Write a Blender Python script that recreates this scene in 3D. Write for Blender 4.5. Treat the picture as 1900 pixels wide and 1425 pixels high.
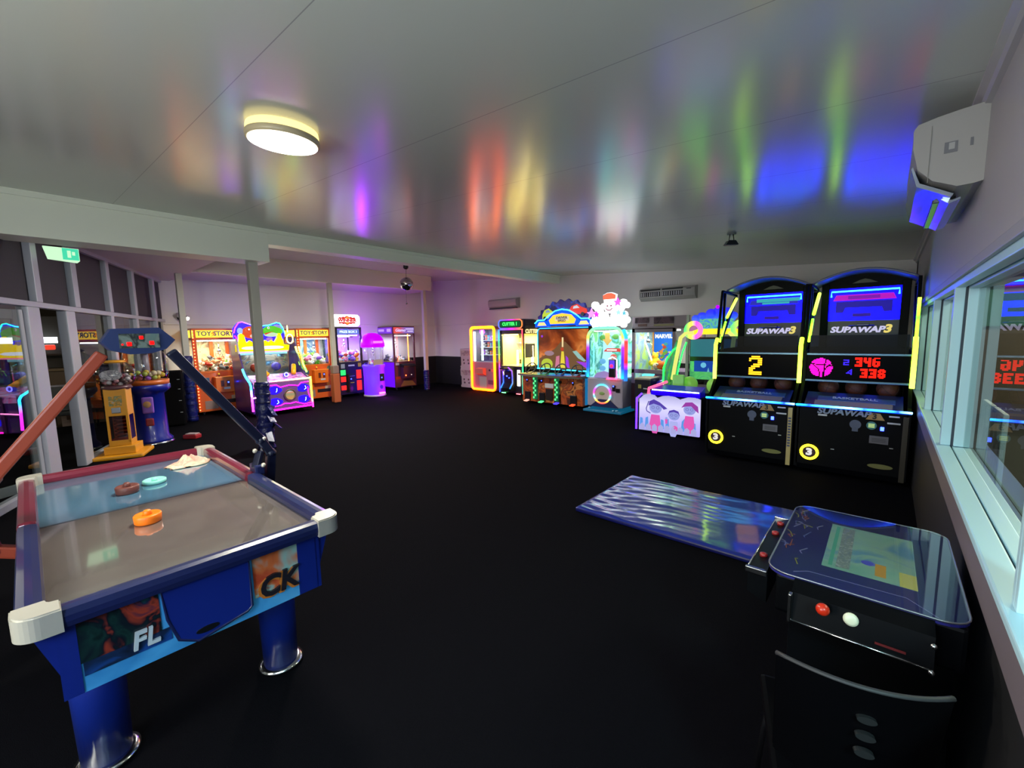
import bpy, bmesh, math, random
from mathutils import Vector, Matrix
for o in list(bpy.data.objects): bpy.data.objects.remove(o)
SC = bpy.context.scene
COL = SC.collection
PI = math.pi
# ---------------------------------------------------------------- camera
F, PITCH, ROLL, YAW = 790.0, math.radians(6.6), math.radians(-1.03), math.radians(41.3)
cy, sy = math.cos(YAW), math.sin(YAW)
fw = Vector((-sy*math.cos(PITCH), cy*math.cos(PITCH), -math.sin(PITCH)))
rt = Vector((cy, sy, 0)); up = rt.cross(fw)
r2 = rt*math.cos(ROLL) + up*math.sin(ROLL); u2 = -rt*math.sin(ROLL) + up*math.cos(ROLL)
cam = bpy.data.cameras.new('camera'); camo = bpy.data.objects.new('camera', cam); COL.objects.link(camo)
camo.matrix_world = Matrix(((r2.x, u2.x, -fw.x, 0), (r2.y, u2.y, -fw.y, 0), (r2.z, u2.z, -fw.z, 1.6), (0, 0, 0, 1)))
cam.sensor_width = 36; cam.lens = 36*F/1900; cam.clip_start = .02
SC.camera = camo
# ---------------------------------------------------------------- world, exposure
w = bpy.data.worlds.new('night'); SC.world = w; w.use_nodes = True
w.node_tree.nodes['Background'].inputs[0].default_value = (.10, .105, .13, 1)
w.node_tree.nodes['Background'].inputs[1].default_value = .12
SC.view_settings.view_transform = 'Standard'; SC.view_settings.look = 'None'
SC.view_settings.exposure = 0.0; SC.view_settings.gamma = 1; SC.view_settings.use_curve_mapping = False
# ---------------------------------------------------------------- lamps: the place's own fixtures, and unseen fills added for brightness
def lamp(kind, name, loc, power, col, rot=(0, 0, 0), size=.4, sizey=None, spread=None):
    l = bpy.data.lights.new(name, kind); o = bpy.data.objects.new(name, l); COL.objects.link(o)
    o.location = loc; o.rotation_euler = rot; l.energy = power; l.color = col
    if kind == 'AREA':
        l.size = size
        if sizey: l.shape = 'RECTANGLE'; l.size_y = sizey
        else: l.shape = 'DISK'
        if spread: l.spread = spread
    else: l.shadow_soft_size = size
    return o
D90 = PI/2
# the two ceiling fixtures in view, then fills added behind the camera
lamp('AREA', 'light_main', (-2.84, 1.165, 2.745), 75, (1, .94, .78), size=.36)
lamp('AREA', 'light_far', (-7.15, 3.95, 2.99), 260, (1, .93, .84), size=.34)
lamp('POINT', 'fill_rear', (-1.9, -2.0, 1.6), 300, (1, .98, .82), size=.6)  # unseen fill, added to lift the ceiling, walls and long beam
lamp('POINT', 'fill_front_corner', (-.35, -1.1, 1.75), 110, (.62, .80, 1), size=.3)  # unseen bluish fill, added for the window wall and its frames
# the dining room beyond the glass wall, and lamps added to light the street
lamp('POINT', 'light_dining', (-11.2, -2.2, 2.4), 120, (1, .85, .6), size=.15)
lamp('POINT', 'fill_street', (2.6, 4.0, 3.6), 700, (1, .86, .68), size=.3)  # unseen, added to light the ground by the windows
lamp('POINT', 'fill_street_far', (3.5, 10.5, 3.8), 900, (1, .88, .7), size=.3)  # unseen, added to light the wall of the brown building
lamp('POINT', 'light_garden', (3.5, 17, 6.5), 1200, (1, .95, .7), size=.3)

lamp('AREA', 'fill_window_frames', (1.5, -.6, 2.5), 260, (.62, .9, 1), (0, math.radians(40), 0), .5)  # unseen, added outdoors to brighten the window frames and sills

# ---------------------------------------------------------------- materials
MC = {}
def lin(h):
    if isinstance(h, (tuple, list)): return tuple(h)[:3]
    v = [int(h[i:i+2], 16)/255 for i in (0, 2, 4)]
    return tuple(c/12.92 if c <= .04045 else ((c+.055)/1.055)**2.4 for c in v)
def mat(name, col='808080', rough=.5, metal=0, emit=None, st=0, bump=0, bs=40, var=0, coat=0, spec=.5):
    if name in MC: return MC[name]
    m = bpy.data.materials.new(name); m.use_nodes = True; nt = m.node_tree; b = nt.nodes['Principled BSDF']
    c = lin(col); b.inputs['Base Color'].default_value = (*c, 1)
    b.inputs['Roughness'].default_value = rough; b.inputs['Metallic'].default_value = metal
    b.inputs['Specular IOR Level'].default_value = spec
    if coat: b.inputs['Coat Weight'].default_value = coat; b.inputs['Coat Roughness'].default_value = .12
    if emit is not None:
        b.inputs['Emission Color'].default_value = (*lin(emit), 1); b.inputs['Emission Strength'].default_value = st
    if bump or var:
        tc = nt.nodes.new('ShaderNodeTexCoord'); n = nt.nodes.new('ShaderNodeTexNoise'); n.inputs['Scale'].default_value = bs
        n.inputs['Detail'].default_value = 4
        nt.links.new(tc.outputs['Object'], n.inputs['Vector'])
        if bump:
            bp = nt.nodes.new('ShaderNodeBump'); bp.inputs['Strength'].default_value = bump; bp.inputs['Distance'].default_value = .02
            nt.links.new(n.outputs['Fac'], bp.inputs['Height']); nt.links.new(bp.outputs['Normal'], b.inputs['Normal'])
        if var:
            mx = nt.nodes.new('ShaderNodeMix'); mx.data_type = 'RGBA'
            mx.inputs[6].default_value = (*[x*(1-var) for x in c], 1); mx.inputs[7].default_value = (*[min(1, x*(1+var)) for x in c], 1)
            nt.links.new(n.outputs['Fac'], mx.inputs[0]); nt.links.new(mx.outputs[2], b.inputs['Base Color'])
    MC[name] = m; return m
def glow(name, col=None, st=0, base=None):
    if name in MC: return MC[name]
    return mat(name, base or tuple(c*.3 for c in lin(col)), .35, emit=col, st=st*(2.2 if st >= 3 and min(lin(col)) < .5 else 1), spec=.15)
def ramp(name, axis=None, lo=0, hi=1, stops=None, st=1):
    """neon tube that runs through colours along an object axis"""
    if name in MC: return MC[name]
    m = bpy.data.materials.new(name); m.use_nodes = True; nt = m.node_tree; b = nt.nodes['Principled BSDF']
    tc = nt.nodes.new('ShaderNodeTexCoord'); sp = nt.nodes.new('ShaderNodeSeparateXYZ'); mr = nt.nodes.new('ShaderNodeMapRange')
    mr.inputs[1].default_value = lo; mr.inputs[2].default_value = hi
    cr = nt.nodes.new('ShaderNodeValToRGB'); e = cr.color_ramp.elements
    while len(e) > 1: e.remove(e[-1])
    e[0].position = stops[0][0]; e[0].color = (*lin(stops[0][1]), 1)
    for p, c in stops[1:]:
        k = e.new(p); k.color = (*lin(c), 1)
    nt.links.new(tc.outputs['Object'], sp.inputs[0]); nt.links.new(sp.outputs['XYZ'.index(axis)], mr.inputs[0])
    nt.links.new(mr.outputs[0], cr.inputs[0]); nt.links.new(cr.outputs[0], b.inputs['Emission Color'])
    b.inputs['Base Color'].default_value = (.06, .06, .06, 1); b.inputs['Emission Strength'].default_value = st*(3.0 if st > 2 else 1)
    MC[name] = m; return m
def picture(name, cols=None, scale=1, st=0, rough=.3, dist=1.0, vor=False):
    """printed or lit artwork: patches of several colours"""
    if name in MC: return MC[name]
    m = bpy.data.materials.new(name); m.use_nodes = True; nt = m.node_tree; b = nt.nodes['Principled BSDF']
    tc = nt.nodes.new('ShaderNodeTexCoord')
    n = nt.nodes.new('ShaderNodeTexNoise'); n.inputs['Scale'].default_value = scale; n.inputs['Distortion'].default_value = dist; n.inputs['Detail'].default_value = 3
    src = n.outputs['Fac']
    nt.links.new(tc.outputs['Object'], n.inputs['Vector'])
    if vor:
        v = nt.nodes.new('ShaderNodeTexVoronoi'); v.inputs['Scale'].default_value = scale
        nt.links.new(tc.outputs['Object'], v.inputs['Vector'])
        sp = nt.nodes.new('ShaderNodeSeparateColor'); nt.links.new(v.outputs['Color'], sp.inputs[0]); src = sp.outputs[0]
    cr = nt.nodes.new('ShaderNodeValToRGB'); cr.color_ramp.interpolation = 'CONSTANT' if vor else 'LINEAR'
    e = cr.color_ramp.elements
    while len(e) > 1: e.remove(e[-1])
    lo, hi = (0, 1) if vor else (.3, .72)
    for i, c in enumerate(cols):
        p = lo + (hi-lo)*i/max(1, len(cols)-(0 if vor else 1))
        if i == 0: e[0].position = p; k = e[0]
        else: k = e.new(p)
        k.color = (*lin(c), 1)
    nt.links.new(src, cr.inputs[0]); nt.links.new(cr.outputs[0], b.inputs['Base Color'])
    if st: nt.links.new(cr.outputs[0], b.inputs['Emission Color']); b.inputs['Emission Strength'].default_value = st
    b.inputs['Roughness'].default_value = rough
    MC[name] = m; return m
def glass(name, tint='ffffff', ior=1.45, rough=0.0, gain=1.4):
    """thin pane: clear straight through, mirror-like at a slant"""
    if name in MC: return MC[name]
    m = bpy.data.materials.new(name); m.use_nodes = True; nt = m.node_tree
    for n in list(nt.nodes):
        if n.type == 'BSDF_PRINCIPLED': nt.nodes.remove(n)
    out = [n for n in nt.nodes if n.type == 'OUTPUT_MATERIAL'][0]
    tr = nt.nodes.new('ShaderNodeBsdfTransparent'); tr.inputs[0].default_value = (*lin(tint), 1)
    gl = nt.nodes.new('ShaderNodeBsdfGlossy'); gl.inputs['Roughness'].default_value = rough
    fr = nt.nodes.new('ShaderNodeFresnel'); fr.inputs['IOR'].default_value = ior
    mul = nt.nodes.new('ShaderNodeMath'); mul.operation = 'MULTIPLY'; mul.use_clamp = True; mul.inputs[1].default_value = gain
    ms = nt.nodes.new('ShaderNodeMixShader')
    ge = nt.nodes.new('ShaderNodeNewGeometry'); iv = nt.nodes.new('ShaderNodeMath'); iv.operation = 'SUBTRACT'; iv.inputs[0].default_value = 1
    m2 = nt.nodes.new('ShaderNodeMath'); m2.operation = 'MULTIPLY'       # each pane mirrors on the side you look at
    nt.links.new(ge.outputs['Backfacing'], iv.inputs[1]); nt.links.new(iv.outputs[0], m2.inputs[1])
    nt.links.new(fr.outputs[0], mul.inputs[0]); nt.links.new(mul.outputs[0], m2.inputs[0]); nt.links.new(m2.outputs[0], ms.inputs[0])
    nt.links.new(tr.outputs[0], ms.inputs[1]); nt.links.new(gl.outputs[0], ms.inputs[2]); nt.links.new(ms.outputs[0], out.inputs[0])
    MC[name] = m; return m
# ---------------------------------------------------------------- mesh builder
class B:
    def __init__(s, shrink=None): s.v = []; s.f = []; s.mi = []; s.sm = []; s.ms = []; s.cuts = []; s.k = .77 if shrink else 1
    def _m(s, m):
        if m not in s.ms: s.ms.append(m)
        return s.ms.index(m)
    def add(s, vs, fs, m, smooth=False, M=None):
        k = len(s.v); i = s._m(m); s.cuts.append((k, len(s.f)))
        s.v += [tuple((M @ Vector(p)) if M else p) for p in vs]
        for f in fs: s.f.append(tuple(a+k for a in f)); s.mi.append(i); s.sm.append(smooth)
        return s
    def box(s, x0, x1, y0, y1, z0, z1, m, bev=0, M=None):
        if bev <= 0:
            vs = [(x, y, z) for x in (x0, x1) for y in (y0, y1) for z in (z0, z1)]
            return s.add(vs, [(0, 1, 3, 2), (4, 6, 7, 5), (0, 4, 5, 1), (2, 3, 7, 6), (0, 2, 6, 4), (1, 5, 7, 3)], m, False, M)
        b = min(bev, abs(x1-x0)/2.01, abs(y1-y0)/2.01, abs(z1-z0)/2.01)
        bm = bmesh.new(); bmesh.ops.create_cube(bm, size=1)
        for v in bm.verts: v.co = Vector(((x0+x1)/2 + v.co.x*(x1-x0), (y0+y1)/2 + v.co.y*(y1-y0), (z0+z1)/2 + v.co.z*(z1-z0)))
        bmesh.ops.bevel(bm, geom=bm.edges[:], offset=b, segments=2, profile=.6, affect='EDGES')
        return s.bm(bm, m, False, M)
    def bm(s, bm, m, smooth, M=None):
        bmesh.ops.recalc_face_normals(bm, faces=bm.faces[:])
        bm.verts.index_update()
        s.add([v.co[:] for v in bm.verts], [tuple(v.index for v in f.verts) for f in bm.faces], m, smooth, M); bm.free(); return s
    def prism(s, poly, axis, a, b, m, M=None, smooth=False):
        """extrude a polygon given in the two other axes; axis 'x': (y,z), 'y': (x,z), 'z': (x,y)"""
        n = len(poly)
        def P(p, t): return {'x': (t, p[0], p[1]), 'y': (p[0], t, p[1]), 'z': (p[0], p[1], t)}[axis]
        ar = sum(poly[i][0]*poly[(i+1) % n][1] - poly[(i+1) % n][0]*poly[i][1] for i in range(n))
        vs = [P(p, a) for p in poly] + [P(p, b) for p in poly]
        fs = [tuple(range(n))[::-1], tuple(range(n, 2*n))] + [(i, (i+1) % n, n+(i+1) % n, n+i) for i in range(n)]
        flip = (ar < 0) ^ (axis == 'y') ^ (b < a)
        if flip: fs = [f[::-1] for f in fs]
        return s.add(vs, fs, m, smooth, M)
    def tube(s, pts, r, m, n=8, closed=False, M=None, rr=None):
        pts = [Vector(p) for p in pts]; N = len(pts); vs = []; fs = []
        prev = None
        for i, p in enumerate(pts):
            if closed: t = pts[(i+1) % N] - pts[i-1]
            else: t = pts[min(i+1, N-1)] - pts[max(i-1, 0)]
            t.normalize()
            if prev is None:
                a = Vector((0, 0, 1)) if abs(t.z) < .9 else Vector((1, 0, 0)); u = t.cross(a).normalized()
            else: u = (prev - t*prev.dot(t)); u = u.normalized() if u.length > 1e-6 else prev
            prev = u; v = t.cross(u); q = rr[i] if rr else r
            for k in range(n):
                a = 2*PI*k/n; vs.append(tuple(p + (u*math.cos(a) + v*math.sin(a))*q))
        for i in range(N if closed else N-1):
            for k in range(n):
                a = i*n+k; b = i*n+(k+1) % n; c = ((i+1) % N)*n+(k+1) % n; d = ((i+1) % N)*n+k; fs.append((a, b, c, d))
        if not closed: fs += [tuple(range(n))[::-1], tuple(range((N-1)*n, N*n))]
        return s.add(vs, fs, m, True, M)
    def bar(s, p, q, w, h, m):
        """square bar between two points"""
        p = Vector(p); q = Vector(q); t = (q-p); L = t.length; t.normalize()
        a = Vector((0, 0, 1)) if abs(t.z) < .95 else Vector((0, 1, 0)); u = t.cross(a).normalized(); v = u.cross(t)
        M = Matrix(((u.x, t.x, v.x, p.x), (u.y, t.y, v.y, p.y), (u.z, t.z, v.z, p.z), (0, 0, 0, 1)))
        return s.box(-w/2, w/2, 0, L, -h/2, h/2, m, min(w, h)*.18, M)
    def lathe(s, prof, c, m, n=32, axis='z', M=None, smooth=True):
        vs = []; fs = []; N = len(prof)
        for r, z in prof:
            for k in range(n):
                a = 2*PI*k/n; x, y = r*math.cos(a), r*math.sin(a)
                p = {'z': (x, y, z), 'y': (x, z, -y), 'x': (z, x, y)}[axis]
                vs.append((p[0]+c[0], p[1]+c[1], p[2]+c[2]))
        for i in range(N-1):
            for k in range(n): fs.append((i*n+k, i*n+(k+1) % n, (i+1)*n+(k+1) % n, (i+1)*n+k))
        fs += [tuple(range(n))[::-1], tuple(range((N-1)*n, N*n))]
        return s.add(vs, fs, m, smooth, M)
    def disc(s, c, r, d, m, axis='y', n=32, M=None, bev=0):
        if bev: return s.lathe([(r-bev, 0), (r, bev), (r, d-bev), (r-bev, d)], c, m, n, axis, M, False)
        return s.lathe([(r, 0), (r, d)], c, m, n, axis, M, False)
    def ball(s, c, r, m, n=14, sc=(1, 1, 1), M=None):
        vs = []; fs = []; h = n//2
        for i in range(h+1):
            t = PI*i/h
            for k in range(n):
                a = 2*PI*k/n; vs.append((c[0]+r*sc[0]*math.sin(t)*math.cos(a), c[1]+r*sc[1]*math.sin(t)*math.sin(a), c[2]+r*sc[2]*math.cos(t)))
        for i in range(h):
            for k in range(n): fs.append((i*n+k, (i+1)*n+k, (i+1)*n+(k+1) % n, i*n+(k+1) % n))
        return s.add(vs, fs, m, True, M)
    def ring(s, c, R, r, m, axis='y', n=48, k=10, sc=(1, 1), a0=0, a1=2*PI):
        full = abs(a1-a0-2*PI) < 1e-4; pts = []
        for i in range(n if full else n+1):
            a = a0+(a1-a0)*i/n; x, y = R*sc[0]*math.cos(a), R*sc[1]*math.sin(a)
            p = {'y': (x, 0, y), 'x': (0, x, y), 'z': (x, y, 0)}[axis]; pts.append((c[0]+p[0], c[1]+p[1], c[2]+p[2]))
        return s.tube(pts, r, m, k, full)
    def text(s, t, c, size, m, depth=.004, M=None, bold=.0, squash=1, align='CENTER', shear=0):
        """lettering that faces -y, centred at c"""
        cu = bpy.data.curves.new('t', 'FONT'); cu.body = t; cu.size = size; cu.extrude = depth/2; cu.offset = bold*size
        cu.align_x = align; cu.align_y = 'CENTER'; cu.shear = shear; cu.resolution_u = 3
        o = bpy.data.objects.new('t', cu); COL.objects.link(o)
        me = bpy.data.meshes.new_from_object(o)
        vs = [(c[0]+v.co.x*squash, c[1]-v.co.z, c[2]+v.co.y) for v in me.vertices]; fs = [tuple(p.vertices) for p in me.polygons]
        bpy.data.objects.remove(o); bpy.data.curves.remove(cu); bpy.data.meshes.remove(me)
        return s.add(vs, fs, m, False, M)
    def each(s, name, parent=None):
        """every shape added becomes a mesh object of its own"""
        out = []
        for n, (v0, f0) in enumerate(s.cuts):
            v1, f1 = s.cuts[n+1] if n+1 < len(s.cuts) else (len(s.v), len(s.f))
            b = B(); b.k = s.k; b.v = s.v[v0:v1]; b.f = [tuple(i-v0 for i in f) for f in s.f[f0:f1]]; m = s.ms[s.mi[f0]]; b.ms = [m]
            b.mi = [0]*(f1-f0); b.sm = s.sm[f0:f1]; out.append(b.build(name, parent))
        return out
    def build(s, name, parent=None, kind=None, fix=True, **tags):
        me = bpy.data.meshes.new(name); me.from_pydata([(x*s.k, y*s.k, z) for x, y, z in s.v] if s.k != 1 else s.v, [], s.f); me.update()
        for m in s.ms: me.materials.append(m)
        me.polygons.foreach_set('material_index', s.mi); me.polygons.foreach_set('use_smooth', s.sm)
        o = bpy.data.objects.new(name, me); COL.objects.link(o)
        if parent: o.parent = parent
        if kind: o['kind'] = kind
        for k, v in tags.items(): o[k] = v
        return o
def thing(name, label, cat, loc=(0, 0, 0), rotz=0, group=None):
    o = bpy.data.objects.new(name, None); COL.objects.link(o); o.location = loc; o.rotation_euler = (0, 0, rotz)
    o.empty_display_size = .1; o['label'] = label; o['category'] = cat
    if group: o['group'] = group
    return o
def tag(o, label, cat, group=None):
    o['label'] = label; o['category'] = cat
    if group: o['group'] = group
    return o
def struct(b, name): return b.build(name, None, 'structure')
def inner_lamp(T, loc, w, col, sx=.4, sy=.15, rot=(0, 0, 0)):
    """the tube or LED panel that lights the inside of a cabinet"""
    o = lamp('AREA', 'inner_lamp', loc, w, col, rot, sx, sy); o.parent = T; return o
def dup(root, loc, rotz=None, label=None, group=None):
    r = root.copy(); COL.objects.link(r); r.location = loc
    if rotz is not None: r.rotation_euler = (0, 0, rotz) if not isinstance(rotz, tuple) else rotz
    if label: r['label'] = label
    if group: r['group'] = group
    for ch in list(root.children):
        c = ch.copy(); COL.objects.link(c); c.parent = r
        for g in list(ch.children):
            d = g.copy(); COL.objects.link(d); d.parent = c
    return r
def rrect(x0, x1, z0, z1, r, n=5):
    """rounded rectangle outline"""
    o = []
    for cx, cz, a in ((x1-r, z1-r, 0), (x0+r, z1-r, 90), (x0+r, z0+r, 180), (x1-r, z0+r, 270)):
        for i in range(n+1):
            t = math.radians(a+90*i/n); o.append((cx+r*math.cos(t), cz+r*math.sin(t)))
    return o
# common finishes
CHROME = mat('chrome', 'd8dadd', .18, 1); BLACK = mat('black_laminate', '050609', .4, spec=.12); BLACKP = mat('black_plastic', '101116', .3)
RUBBER = mat('rubber', '18181a', .7); WHITEP = mat('white_plastic', 'd9d8d0', .4); STEEL = mat('brushed_steel', '9a9da3', .35, .9)
COINLED = glow('coin_led', '2436ff', 9); SCREENBLACK = mat('dark_screen', '030308', .3, spec=.03)
CLEAR = glass('clear_pane', 'f4f8f8', 1.4); SMOKED = glass('smoked_pane', '9fb0c0', 1.5, .03)
STICKER = mat('sticker_white', 'b9bcc0', .5)
# ================================================================ THE ROOM
def zc(x): return 2.66 + .065*(.29-x)
XR, YB, XL, ZS = .29, 9.35, -11.7, 2.9
WALL = mat('painted_wall', 'd8d3d0', .55, bump=.04, bs=60); WHITE = mat('white_gloss_paint', 'c4c8c4', .35); DADO = mat('black_dado', '08080c', .6)
CEIL = mat('satin_ceiling', 'bcbfb8', .2, spec=1.0)
def ceiling_mat():
    m = CEIL; nt = m.node_tree; b = nt.nodes['Principled BSDF']
    tc = nt.nodes.new('ShaderNodeTexCoord'); sp = nt.nodes.new('ShaderNodeSeparateXYZ'); nt.links.new(tc.outputs['Object'], sp.inputs[0])
    a = nt.nodes.new('ShaderNodeMath'); a.operation = 'SUBTRACT'; a.inputs[1].default_value = .79-.985*20
    q = nt.nodes.new('ShaderNodeMath'); q.operation = 'DIVIDE'; q.inputs[1].default_value = .985
    f = nt.nodes.new('ShaderNodeMath'); f.operation = 'FRACT'
    c = nt.nodes.new('ShaderNodeMath'); c.operation = 'GREATER_THAN'; c.inputs[1].default_value = .0045
    nt.links.new(sp.outputs[1], a.inputs[0]); nt.links.new(a.outputs[0], q.inputs[0]); nt.links.new(q.outputs[0], f.inputs[0]); nt.links.new(f.outputs[0], c.inputs[0])
    n = nt.nodes.new('ShaderNodeTexNoise'); n.inputs['Scale'].default_value = 1.2; nt.links.new(tc.outputs['Object'], n.inputs['Vector'])
    bp = nt.nodes.new('ShaderNodeBump'); bp.inputs['Strength'].default_value = .05; bp.inputs['Distance'].default_value = .02
    nt.links.new(n.outputs['Fac'], bp.inputs['Height']); nt.links.new(bp.outputs[0], b.inputs['Normal'])
    mx = nt.nodes.new('ShaderNodeMix'); mx.data_type = 'RGBA'; base = b.inputs['Base Color'].default_value[:]
    mx.inputs[6].default_value = (.3, .3, .3, 1); mx.inputs[7].default_value = base
    nt.links.new(c.outputs[0], mx.inputs[0]); nt.links.new(mx.outputs[2], b.inputs['Base Color'])
ceiling_mat()
b = B(); Y0 = -4.0
vs = [(XR+.02, Y0, zc(XR+.02)), (XR+.02, YB+.02, zc(XR+.02)), (XL-.1, YB+.02, zc(XL-.1)), (XL-.1, Y0, zc(XL-.1))]
b.add(vs + [(x, y, z+.08) for x, y, z in vs], [(0, 1, 2, 3), (7, 6, 5, 4), (0, 4, 5, 1), (1, 5, 6, 2), (2, 6, 7, 3), (3, 7, 4, 0)], CEIL); struct(b, 'ceiling')
CARPET = mat('charcoal_carpet', '07070c', 1.0, bump=.5, bs=320, var=.4, spec=.05)
b = B(); b.box(XL-.1, XR+.1, Y0, YB+.1, -.06, 0, CARPET); struct(b, 'floor')
b = B(); b.box(XL-.2, XL, 2.01, YB, 0, 3.6, WALL); b.box(XL, XL+.012, 2.03, YB, 0, .92, DADO); struct(b, 'wall_left')
b = B(); b.box(XL-.2, XR+.5, YB, YB+.15, 0, 3.6, WALL); b.box(XL, XR, YB-.012, YB, 0, .92, DADO); struct(b, 'wall_back')
b = B(); b.box(XL, XR, YB-.03, YB, 1.945, 1.97, WALL, .006); struct(b, 'trim_1')
b = B(); b.box(XL, XL+.03, 2.03, YB, 1.945, 1.97, WALL, .006); struct(b, 'trim_2')
b = B(); b.box(-5, XR+.5, Y0-.15, Y0, 0, 3.2, WALL); struct(b, 'wall_rear')
# right wall with its band of windows
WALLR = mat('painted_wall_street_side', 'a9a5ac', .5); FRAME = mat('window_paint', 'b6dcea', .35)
ZSILL, ZHEAD = .875, 1.87
b = B(); b.box(XR, XR+.13, Y0, YB, 0, ZSILL-.03, WALLR); b.box(XR, XR+.13, Y0, YB, ZHEAD, 3.3, WALLR)
b.box(XR, XR+.13, 9.0, YB, 0, 3.0, WALLR); b.box(XR, XR+.13, Y0, -1.0, 0, 3.0, WALLR); b.box(XR-.01, XR, Y0, YB, 0, .74, DADO); struct(b, 'wall_right')
b = B(); b.box(XR-.018, XR, Y0, YB, 1.865, 1.91, mat('head_trim', '9a98a4', .5), .005); b.prism([(XR-.05, zc(XR)+.01), (XR-.05, zc(XR)-.015), (XR-.028, zc(XR)-.03), (XR-.02, zc(XR)-.055), (XR, zc(XR)-.06), (XR, zc(XR)+.01)], 'y', Y0, YB, mat('cornice_paint', 'a9a6ac', .4)); struct(b, 'trim_3')
b = B(); b.box(XR-.022, XR+.045, -1, 9.0, ZSILL-.03, ZSILL, FRAME, .006); b.box(XR+.052, XR+.13, -1, 9.0, ZSILL-.035, ZSILL-.004, FRAME, .004)
b.box(XR+.04, XR+.056, -1, 9.0, ZSILL-.04, ZSILL-.012, mat('groove', '2a3644', .6)); struct(b, 'trim_4')
b = B(); b.box(XR-.02, XR-.005, Y0, 9.3, .735, .845, mat('sill_apron', '6a6068', .5), .003); struct(b, 'trim_5')
ys = [-1.0, -.42, 1.62, 3.72, 5.25, 6.85, 9.0]
for i in range(len(ys)-1):
    y0, y1 = ys[i], ys[i+1]
    w_ = thing('window_%d' % (i+1), '', ''); del w_['label']; del w_['category']; w_['kind'] = 'structure'; w_.location = (XR, y0, ZSILL)
    f = B(); L = y1-y0
    for yy in (0, L):
        a0, a1 = (0, .028) if yy == 0 else (L-.028, L)
        f.box(0, .045, a0, a1, 0, ZHEAD-ZSILL, FRAME, .004); f.box(.056, .125, a0+(.004 if yy == 0 else -.01), a1+(.01 if yy == 0 else -.004), 0, ZHEAD-ZSILL, FRAME, .004)
        f.box(.044, .057, a0, a1, 0, ZHEAD-ZSILL, MC['groove'])
    f.box(0, .045, .028, L-.028, ZHEAD-ZSILL-.04, ZHEAD-ZSILL, FRAME, .004); f.box(.056, .125, .028, L-.028, ZHEAD-ZSILL-.05, ZHEAD-ZSILL, FRAME, .004)
    f.build('window_frame', w_)
    g = B(); g.box(.098, .102, .03, L-.03, 0, ZHEAD-ZSILL-.04, glass('street_glass', 'c8d2cc', 1.5, 0, .8)); g.build('pane', w_)
# beams, soffit and bulkhead
BEAM = mat('beam_paint', 'ecf0e0', .45)
b = B(); b.box(-6.9, -6.5, Y0, 2.36, 2.66, zc(-6.5)+.02, BEAM, .004); b.box(-6.5, -6.47, Y0, 2.38, zc(-6.5)-.06, zc(-6.5)+.01, BEAM, .004); struct(b, 'beam')
bpy.data.objects['beam'].name = 'trim_6'
b = B(); b.box(-6.75, -6.5, 2.36, YB, 2.9, zc(-6.5)+.02, BEAM, .003); b.box(-6.5, -6.478, 2.36, YB, zc(-6.5)-.05, zc(-6.5)+.01, BEAM, .003); struct(b, 'trim_7')
SOF = mat('soffit_paint', 'bfb8c0', .5)
b = B(); b.box(XL-.1, -6.9, Y0, 2.2, 2.88, 3.0, SOF); b.box(-10.4, -6.9, 2.12, 2.2, 3.0, zc(-10)+.03, SOF); struct(b, 'trim_8')
b = B(); b.box(-10.36, -10.24, 2.12, 8.12, 2.93, 3.42, WALL); struct(b, 'trim_9')
b = B(); b.box(XL-.1, -10.36, 2.0, 8.12, 2.93, 3.0, SOF); struct(b, 'trim_10')
# the oblique glass wall on the left
GC = Vector((-11.7, 2.01, 0)); GA = math.atan2(-.39, .921)
GM = mat('aluminium_frame', 'aeb0bd', .45, .2); BLIND = mat('dark_roller_blind', '37323c', .8, bump=.2, bs=150)
gw = thing('window_7', '', ''); del gw['label']; del gw['category']; gw['kind'] = 'structure'; gw.location = GC; gw.rotation_euler = (0, 0, GA)
f = B(); SL = 13.0
f.box(0, SL, -.05, .05, 2.0, 2.06, GM, .005); f.box(0, SL, -.05, .05, 2.83, 2.9, GM, .005); f.box(0, 4.0, -.05, .05, 0, .07, GM, .004); f.box(5.1, SL, -.05, .05, 0, .07, GM, .004)
for s_ in (.6, 1.73, 2.83, 3.94, 4.85, 6.2, 7.6, 9.0, 10.4, 11.8):
    wd = .06 if s_ not in (3.94,) else .07
    f.box(s_-wd, s_+wd, -.06, .06, 2.06, 2.83, GM, .006)
for s_ in (.6, 1.73, 2.83, 6.2, 7.6, 9.0, 10.4, 11.8): f.box(s_-.055, s_+.055, -.055, .055, 0, 2.0, GM, .006)
f.box(4.03, 4.26, -.05, .05, 0, 2.0, GM, .012); f.box(4.12, 4.135, -.06, -.05, 0, 2.0, mat('frame_shadow_gap', '55565e', .6))
f.box(4.86, 5.1, -.05, .05, 0, 2.0, GM, .012); f.box(4.98, 4.995, -.06, -.05, 0, 2.0, MC['frame_shadow_gap'])
f.build('window_frame', gw)
g = B(); g.box(0, SL, -.01, -.004, 2.05, 2.85, BLIND); g.build('roller_blind', gw)
g = B(); GG = glass('indoor_glass', 'dfe4e2', 1.5, 0, 1.6)
for a, c in ((.6, 1.73), (1.73, 2.83), (2.83, 4.03), (5.1, 6.2), (6.2, 7.6), (7.6, 9), (9, 10.4), (10.4, 11.8)): g.box(a, c, -.003, .003, .05, 2.0, GG)
g.build('pane', gw)
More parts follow.
